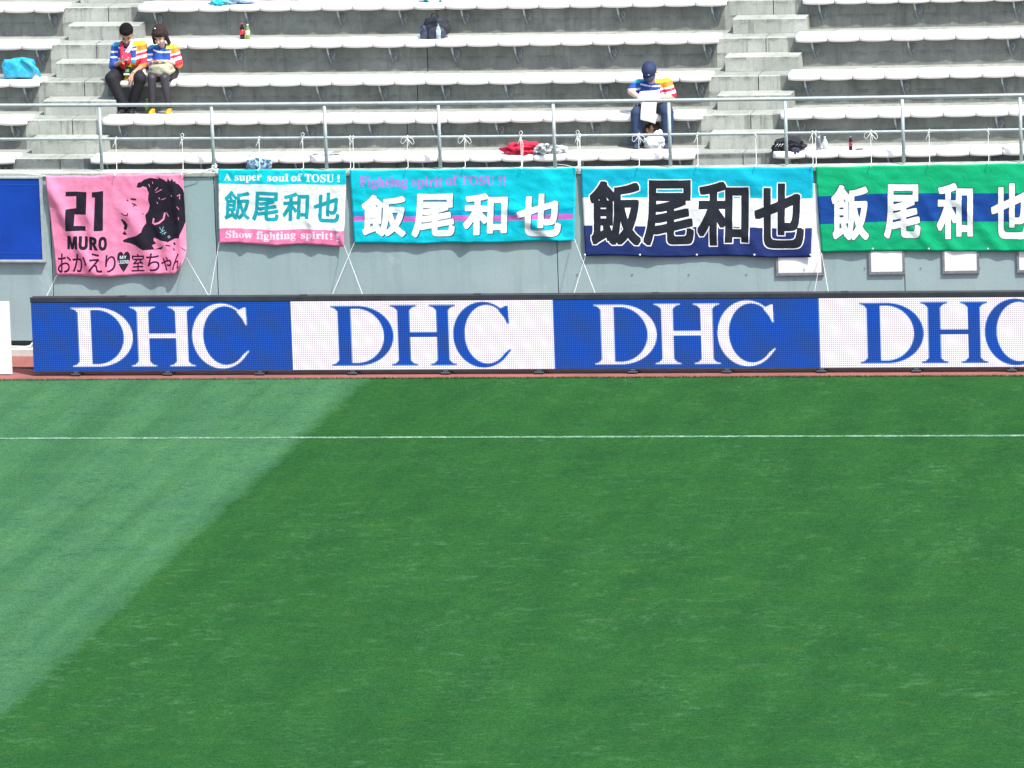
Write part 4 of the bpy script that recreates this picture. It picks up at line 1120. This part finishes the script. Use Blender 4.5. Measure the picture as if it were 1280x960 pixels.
# --- man on the third row, black hair, phone in hand
def man_one():
    T2 = seat_top(2); ft = TZ(1)
    t = thing('person', (-5.80, 3.75, ft), 'short haired person in colourful jersey and black trousers looking at a phone', 'person')
    hip = V((-5.82, 3.86, T2+.09)); chest = V((-5.775, 3.80, 3.76)); nk = V((-5.785, 3.80, 3.90)); hd = V((-5.785, 3.735, 4.015))
    sl_, sr = V((-5.955, 3.84, 3.83)), V((-5.600, 3.83, 3.85))
    el_, er = V((-5.985, 3.72, 3.585)), V((-5.560, 3.73, 3.60))
    wl, wr = V((-5.83, 3.55, 3.675)), V((-5.640, 3.46, 3.535))
    kl, kr = V((-5.955, 3.44, 3.46)), V((-5.555, 3.43, 3.46))
    al, ar = V((-5.80, 3.46, ft+.09)), V((-5.70, 3.52, ft+.09))
    hl, hr = hip+V((-.09, 0, 0)), hip+V((.09, 0, 0))
    b = MB()
    L, R = head(b, hd, (.12, -.72, -.62), 1.14)
    b.caps(nk+V((0, .01, -.03)), .055, hd+V((0, .02, -.02)), .055)
    b.caps(hip, .085, chest+V((0, 0, -.08)), .08); b.caps(sl_, .055, sr, .055)
    for s_, e, w_ in ((sl_, el_, wl), (sr, er, wr)): b.caps(s_, .050, e, .040); b.caps(e, .040, w_, .026)
    for h_, k_, a_ in ((hl, kl, al), (hr, kr, ar)): b.caps(h_, .085, k_, .060); b.caps(k_, .058, a_, .036)
    hand(b, wl, (.75, -.45, .45), (-.1, -.5, .8), 1, .9, .95)
    hand(b, wr, (-.30, -.40, -.75), (0, -.80, .55), -1, .15, 1.15, .6)
    blob(b, 'body', skin, t, .0065, 4)
    b = MB()
    b.caps(hip+V((0, 0, .0)), .150, chest+V((-.02, 0, -.12)), .140); b.caps(chest+V((-.06, 0, -.10)), .130, chest+V((-.07, .01, 0)), .105); b.caps(chest+V((.06, 0, -.10)), .130, chest+V((.07, .01, 0)), .105)
    b.caps(sl_+V((.02, 0, .0)), .070, sr+V((-.02, 0, 0)), .070); b.caps(nk+V((-.05, .02, -.03)), .045, nk+V((.05, .02, -.03)), .045)
    b.caps(sl_, .072, el_, .058); b.caps(el_, .058, el_+(wl-el_)*.25, .050)
    b.caps(sr, .075, er+V((0, 0, .02)), .060); b.caps(er, .056, er+(wr-er)*.22, .050)
    blob(b, 'jersey', JM, t, .0075, 5, jersey_rule(-5.775, 3.905, .225))
    b = MB()
    for h_, k_, a_ in ((hl, kl, al), (hr, kr, ar)): b.caps(h_, .112, k_, .090); b.caps(k_, .088, a_+V((0, 0, .02)), .068)
    b.caps(hl+V((0, .02, -.0)), .105, hr+V((0, .02, 0)), .105)
    blob(b, 'trousers', simple('black_trousers', (.007, .0065, .011, 1), .8, .3, 12), t, .0085, 5)
    # short hair
    b = MB(); b.ell(L(0, -.024, .052), (.097, .110, .098), 20, 14, 0, R); b.ell(L(0, -.045, .0), (.092, .080, .090), 18, 12, 0, R); b.ell(L(0, .038, .082), (.072, .060, .046), 14, 10, 0, R)
    blob(b, 'hair', hairm, t, .006, 2)
    face(t, L, R, 1.0, hairm)
    # striped scarf round the neck
    rd, wh = simple('scarf_red', (.62, .02, .06, 1), .85), simple('scarf_white', (.8, .8, .8, 1), .85)
    for nm, mt, dx, pts in (('scarf', rd, 0, [(-.07, -.05, .02), (-.06, -.12, -.06), (-.045, -.16, -.15), (-.05, -.18, -.25), (-.02, -.19, -.33)]), ('scarf', wh, 0, [(.06, -.05, .03), (.07, -.11, -.03), (.03, -.16, -.10), (-.01, -.175, -.16), (-.03, -.18, -.20)]), ('scarf', rd, 0, [(.02, -.13, -.07), (.04, -.17, -.14), (.05, -.19, -.22), (.02, -.2, -.28)])):
        b = MB(); P = [nk+V(p) for p in pts]
        b.tube(P, [.022, .028, .030, .034, .030][:len(P)], 8); b.build(nm, mt, t)
    # lanyard pouch
    b = MB(); c_ = V((-5.775, 3.615, 3.50)); b.box(c_.x-.055, c_.x+.06, c_.y, c_.y+.02, c_.z-.03, c_.z+.09, 0, bev=.004); b.box(c_.x-.045, c_.x+.05, c_.y-.004, c_.y, c_.z-.022, c_.z+.005, 1); b.box(c_.x-.02, c_.x+.03, c_.y-.004, c_.y, c_.z+.02, c_.z+.065, 2)
    b.build('ticket_pouch', [simple('pouch_black', (.02, .025, .02, 1), .4), M['white'], simple('pouch_green', (.25, .5, .15, 1), .5)], t)
    for h_, a_, d in ((al, al, (-.25, -1, 0)), (ar, ar, (.1, -1, 0))): shoe(t, V((a_.x, a_.y+.02, ft)), d, simple('dark_shoe', (.02, .018, .022, 1), .5), M['black'], .95)
    p = thing('phone', tuple(wl+V((.07, -.055, .06))), 'pink red phone held by the person in black trousers', 'phone')
    b = MB(); c_ = BASE[p]; b.box(c_.x-.032, c_.x+.032, c_.y-.006, c_.y+.006, c_.z-.02, c_.z+.075, bev=.003); b.build('phone_case', simple('phone_pink', (.70, .08, .16, 1), .35), p)
    b = MB(); b.box(c_.x-.028, c_.x+.028, c_.y+.0065, c_.y+.008, c_.z-.012, c_.z+.068); b.build('phone_screen', simple('phone_glass', (.02, .02, .03, 1), .1), p)
man_one()

def woman():
    T2 = seat_top(2); ft = TZ(1)
    t = thing('person', (-5.31, 3.75, ft), 'dark haired woman in colourful jersey with black tights and orange shoes', 'person')
    hip = V((-5.31, 3.86, T2+.08)); chest = V((-5.305, 3.80, 3.73)); nk = V((-5.310, 3.80, 3.875)); hd = V((-5.325, 3.74, 3.995))
    sl_, sr = V((-5.465, 3.84, 3.795)), V((-5.155, 3.83, 3.80))
    el_, er = V((-5.500, 3.74, 3.585)), V((-5.085, 3.75, 3.60))
    wl, wr = V((-5.405, 3.57, 3.665)), V((-5.215, 3.57, 3.67))
    kl, kr = V((-5.385, 3.40, 3.46)), V((-5.215, 3.40, 3.46))
    al, ar = V((-5.395, 3.42, ft+.09)), V((-5.165, 3.42, ft+.09))
    hl, hr = hip+V((-.085, 0, 0)), hip+V((.085, 0, 0))
    b = MB(); L, R = head(b, hd, (-.10, -.80, -.55), 1.10)
    b.caps(nk+V((0, .01, -.03)), .045, hd+V((0, .02, -.02)), .045)
    b.caps(hip, .085, chest+V((0, 0, -.08)), .08); b.caps(sl_, .048, sr, .048)
    for s_, e, w_ in ((sl_, el_, wl), (sr, er, wr)): b.caps(s_, .043, e, .034); b.caps(e, .035, w_, .022)
    for h_, k_, a_ in ((hl, kl, al), (hr, kr, ar)): b.caps(h_, .075, k_, .055); b.caps(k_, .05, a_, .030)
    hand(b, wl, (.65, -.45, .15), (-.1, -.3, .9), 1, .8, .88); hand(b, wr, (-.75, -.4, .05), (.1, -.4, .9), -1, .8, .88)
    blob(b, 'body', skin2, t, .0065, 4)
    b = MB()
    b.caps(hip, .150, chest+V((0, 0, -.12)), .130); b.caps(chest+V((-.05, 0, -.10)), .115, chest+V((-.06, .01, 0)), .098); b.caps(chest+V((.05, 0, -.10)), .115, chest+V((.06, .01, 0)), .098)
    b.caps(sl_+V((.02, 0, 0)), .063, sr+V((-.02, 0, 0)), .063); b.caps(nk+V((-.035, .02, -.03)), .04, nk+V((.035, .02, -.03)), .04)
    b.caps(sl_, .064, el_, .055); b.caps(sr, .066, er+V((0, 0, .02)), .060)
    b.caps(er, .055, er+(wr-er)*.25, .045)
    blob(b, 'jersey', JM, t, .0075, 5, jersey_rule(-5.30, 3.865, .215))
    b = MB(); b.caps(hl, .115, hl+(kl-hl)*.70, .088); b.caps(hr, .115, hr+(kr-hr)*.70, .088); b.caps(hl, .11, hr, .11); b.caps(hl+(kl-hl)*.7, .07, hr+(kr-hr)*.7, .07)
    blob(b, 'skirt', simple('black_skirt', (.012, .012, .016, 1), .8), t, .0085, 5)
    b = MB()
    for h_, k_, a_ in ((hl, kl, al), (hr, kr, ar)): b.caps(h_, .080, k_, .063); b.caps(k_, .060, k_+(a_-k_)*.45, .056); b.caps(k_+(a_-k_)*.4, .056, a_, .036)
    blob(b, 'tights', simple('sheer_black_tights', (.035, .032, .042, 1), .55, .2, 8), t, .007, 5)
    # bobbed hair
    b = MB(); b.ell(L(0, -.022, .050), (.100, .116, .098), 20, 14, 0, R); b.ell(L(0, -.055, -.02), (.100, .078, .118), 18, 12, 0, R)
    for sx in (-1, 1): b.caps(L(sx*.076, .008, .03), .030, L(sx*.092, .0, -.115), .028)
    b.ell(L(.0, .045, .085), (.070, .045, .030), 14, 8, 0, R)
    blob(b, 'hair', hairb, t, .006, 2)
    b = MB(); b.ell(L(.028, .02, .135), (.012, .01, .006), 8, 6, 0, R); b.build('hair_clip', M['white'], t)
    face(t, L, R, .98, hairb)
    so = simple('orange_shoe', (.85, .38, .02, 1), .5, .15, 12)
    shoe(t, V((al.x, al.y+.0, ft)), (.0, -1, 0), so, M['white'], .9, label='orange shoe'); shoe(t, V((ar.x, ar.y, ft)), (.05, -1, 0), so, M['white'], .9, label='orange shoe')
    g = thing('handbag', (-5.27, 3.50, 3.50), 'beige fabric handbag on the lap of the woman', 'handbag')
    bg_ = simple('beige_canvas', (.42, .40, .30, 1), .8, .2, 9, bump=.5)
    lump((-5.275, 3.53, 3.475), (.168, .11, .108), 51, bg_, 'bag_body', g, .16, 1.7, .7, flat=.25)
    b = MB()
    for sx in (-1, 1): b.tube([(-5.27+sx*.08, 3.50, 3.645), (-5.275+sx*.06, 3.47, 3.675), (-5.275+sx*.01, 3.46, 3.69), (-5.275-sx*.05, 3.49, 3.675), (-5.275-sx*.07, 3.52, 3.65)], .010, 6)
    b.build('handle', bg_, g)
    p = thing('phone', (-5.36, 3.485, 3.69), 'small red phone between the hands of the woman', 'phone')
    b = MB(); b.box(-5.395, -5.325, 3.46, 3.50, 3.690, 3.703, bev=.003); b.build('phone_case', simple('phone_red', (.35, .03, .06, 1), .35), p)
woman()

def man_two():
    T1 = seat_top(1); ft = TZ(0)
    t = thing('person', (1.50, 2.95, ft), 'person in navy cap, colourful jersey and jeans reading a long white paper', 'person')
    hip = V((1.50, 3.06, T1+.09)); chest = V((1.495, 2.96, 3.29)); nk = V((1.495, 2.95, 3.43)); hd = V((1.490, 2.855, 3.535))
    sl_, sr = V((1.315, 2.98, 3.365)), V((1.690, 2.98, 3.370))
    el_, er = V((1.225, 2.86, 3.285)), V((1.775, 2.86, 3.215))
    wl, wr = V((1.355, 2.70, 3.225)), V((1.635, 2.70, 3.225))
    kl, kr = V((1.340, 2.60, 3.03)), V((1.745, 2.60, 3.03))
    al, ar = V((1.335, 2.58, ft+.09)), V((1.745, 2.58, ft+.09))
    hl, hr = hip+V((-.10, 0, 0)), hip+V((.10, 0, 0))
    b = MB(); L, R = head(b, hd, (.02, -.66, -.72), 1.13, .12)
    b.caps(nk+V((0, .01, -.03)), .06, hd+V((0, .02, -.02)), .058)
    b.caps(hip, .085, chest+V((0, 0, -.08)), .08); b.caps(sl_, .055, sr, .055)
    for s_, e, w_ in ((sl_, el_, wl), (sr, er, wr)): b.caps(s_, .052, e, .044); b.caps(e, .046, w_, .030)
    for h_, k_, a_ in ((hl, kl, al), (hr, kr, ar)): b.caps(h_, .09, k_, .065); b.caps(k_, .062, a_, .038)
    hand(b, wl, (.55, -.55, -.45), (-.3, -.5, .8), 1, .7, 1.0); hand(b, wr, (-.85, -.4, .0), (.1, -.4, .9), -1, .7, 1.0)
    blob(b, 'body', skin2, t, .0065, 4)
    b = MB()
    b.caps(hip, .165, chest+V((0, 0, -.12)), .155); b.caps(chest+V((-.07, 0, -.10)), .140, chest+V((-.08, .01, 0)), .105); b.caps(chest+V((.07, 0, -.10)), .140, chest+V((.08, .01, 0)), .105)
    b.caps(sl_+V((.02, 0, 0)), .072, sr+V((-.02, 0, 0)), .072); b.caps(nk+V((-.05, .03, -.03)), .045, nk+V((.05, .03, -.03)), .045)
    b.caps(sl_, .076, sl_+(el_-sl_)*.75, .072); b.caps(sr, .080, sr+(er-sr)*.85, .074)
    blob(b, 'jersey', JM, t, .0075, 5, jersey_rule(1.495, 3.445, .235))
    b = MB()
    for h_, k_, a_ in ((hl, kl, al), (hr, kr, ar)): b.caps(h_, .115, k_, .088); b.caps(k_, .088, a_+V((0, 0, .0)), .072)
    b.caps(hl, .115, hr, .115)
    blob(b, 'jeans', simple('dark_denim', (.022, .045, .105, 1), .85, .25, 10, bump=.3), t, .0085, 5)
    b = MB(); b.ell(L(0, -.040, -.005), (.090, .080, .080), 16, 12, 0, R); blob(b, 'hair', hairm, t, .006, 2)
    cap_m = simple('navy_cap', (.014, .028, .085, 1), .75, .2, 20)
    cp = thing('baseball_cap', tuple(L(0, 0, .06)), 'navy peaked cap on the head of the reading person', 'cap')
    b = MB(); b.ell(L(0, -.012, .055), (.102, .120, .097), 20, 14, 0, R); blob(b, 'crown', cap_m, cp, .006, 2)
    b = MB(); n = 9; vs = []
    for zz in (0, -.005):
        for i in range(n+1):
            a = math.radians(-62+124*i/n)
            for rr in (0, 1):
                x_ = math.sin(a)*(.084+.006*rr); y_ = math.cos(a)*(.083+.078*rr*math.cos(a)**.5); vs.append(L(x_, y_, .050+zz-.016*rr-.012*(x_/.085)**2))
    k = 2*(n+1); fs = [[2*i, 2*i+1, 2*i+3, 2*i+2] for i in range(n)]+[[k+2*i, k+2*i+2, k+2*i+3, k+2*i+1] for i in range(n)]+[[2*i+1, k+2*i+1, k+2*i+3, 2*i+3] for i in range(n)]+[[2*i, 2*i+2, k+2*i+2, k+2*i] for i in range(n)]
    b.add(vs, fs, 0, True); b.build('peak', cap_m, cp)
    b = MB(); b.ell(L(-.01, .092, .085), (.014, .005, .010), 8, 6, 0, R); b.build('emblem', simple('emblem_grey', (.6, .6, .65, 1), .5), cp)
    face(t, L, R, 1.0, hairm)
    for a_ in (al, ar): shoe(t, V((a_.x, a_.y+.02, ft)), (0, -1, 0), simple('navy_shoe', (.03, .05, .10, 1), .6), M['black'], 1.0)
    # the paper: upper sheet between the hands, long leaf hanging over the knees
    p = thing('newspaper', (1.50, 2.62, 2.95), 'long white paper sheet held open over the knees', 'paper')
    wp_ = simple('white_paper', (.86, .87, .87, 1), .8, .03, 6)
    b = MB(); n = 10; vs = []; fs = []
    A, B, C_, D_ = V((1.375, 2.66, 3.30)), V((1.645, 2.67, 3.345)), V((1.640, 2.60, 3.19)), V((1.345, 2.60, 3.215))
    for j in range(n+1):
        for i in range(n+1):
            u, v = i/n, j/n; q = A*(1-u)*(1-v)+B*u*(1-v)+C_*u*v+D_*(1-u)*v; vs.append(q+V((0, -.02*math.sin(u*7), .012*math.sin(u*5+1))))
    for j in range(n):
        for i in range(n): a = j*(n+1)+i; fs.append([a, a+n+1, a+n+2, a+1])
    b.add(vs, fs, 0, True); o = b.build('upper_sheet', wp_, p); s_ = o.modifiers.new('s', 'SOLIDIFY'); s_.thickness = .002
    b = MB(); vs = []; fs = []
    A, B, C_, D_ = V((1.418, 2.585, 3.24)), V((1.612, 2.585, 3.235)), V((1.600, 2.475, 2.905)), V((1.405, 2.475, 2.965))
    for j in range(n+1):
        for i in range(n+1):
            u, v = i/n, j/n; q = A*(1-u)*(1-v)+B*u*(1-v)+C_*u*v+D_*(1-u)*v; vs.append(q+V((0, -.015*math.sin(u*4+v*2)-.02*math.sin(v*3), 0)))
    for j in range(n):
        for i in range(n): a = j*(n+1)+i; fs.append([a, a+n+1, a+n+2, a+1])
    b.add(vs, fs, 0, True); o = b.build('hanging_leaf', wp_, p); s_ = o.modifiers.new('s', 'SOLIDIFY'); s_.thickness = .002
    # things between the feet
    lump((1.505, 2.80, ft), (.12, .12, .155), 61, simple('brown_leather', (.10, .055, .035, 1), .7, .6, 9, bump=.5), 'shoulder_bag', None, .35, 2, .9, flat=.2, label_t='brown bag between the feet of the reading person', cat='bag')
    def pl(d, q):
        k = max(0, d.z); q.x = q.x*(1-.55*k)+.07*k; return q
    lump((1.575, 2.55, ft), (.135, .09, .125), 63, plastic('white_plastic', (.66, .70, .72, 1), (.84, .86, .87, 1)), 'plastic_bag', None, .28, 2, .9, flat=.2, pull=pl, label_t='white plastic bag with raised corner at the feet of the reading person', cat='bag')
man_two()
# small white bundles beside the couple
x = -5.545; lump((x, 3.60, seat_top(2)), (.045, .05, .075), 71, plastic('white_wrap', (.7, .72, .76, 1), (.85, .86, .88, 1)), 'paper_bundle', None, .35, 2, .8, flat=.2, sub=3, label_t='small white bundle on the bench between the couple', cat='bundle')
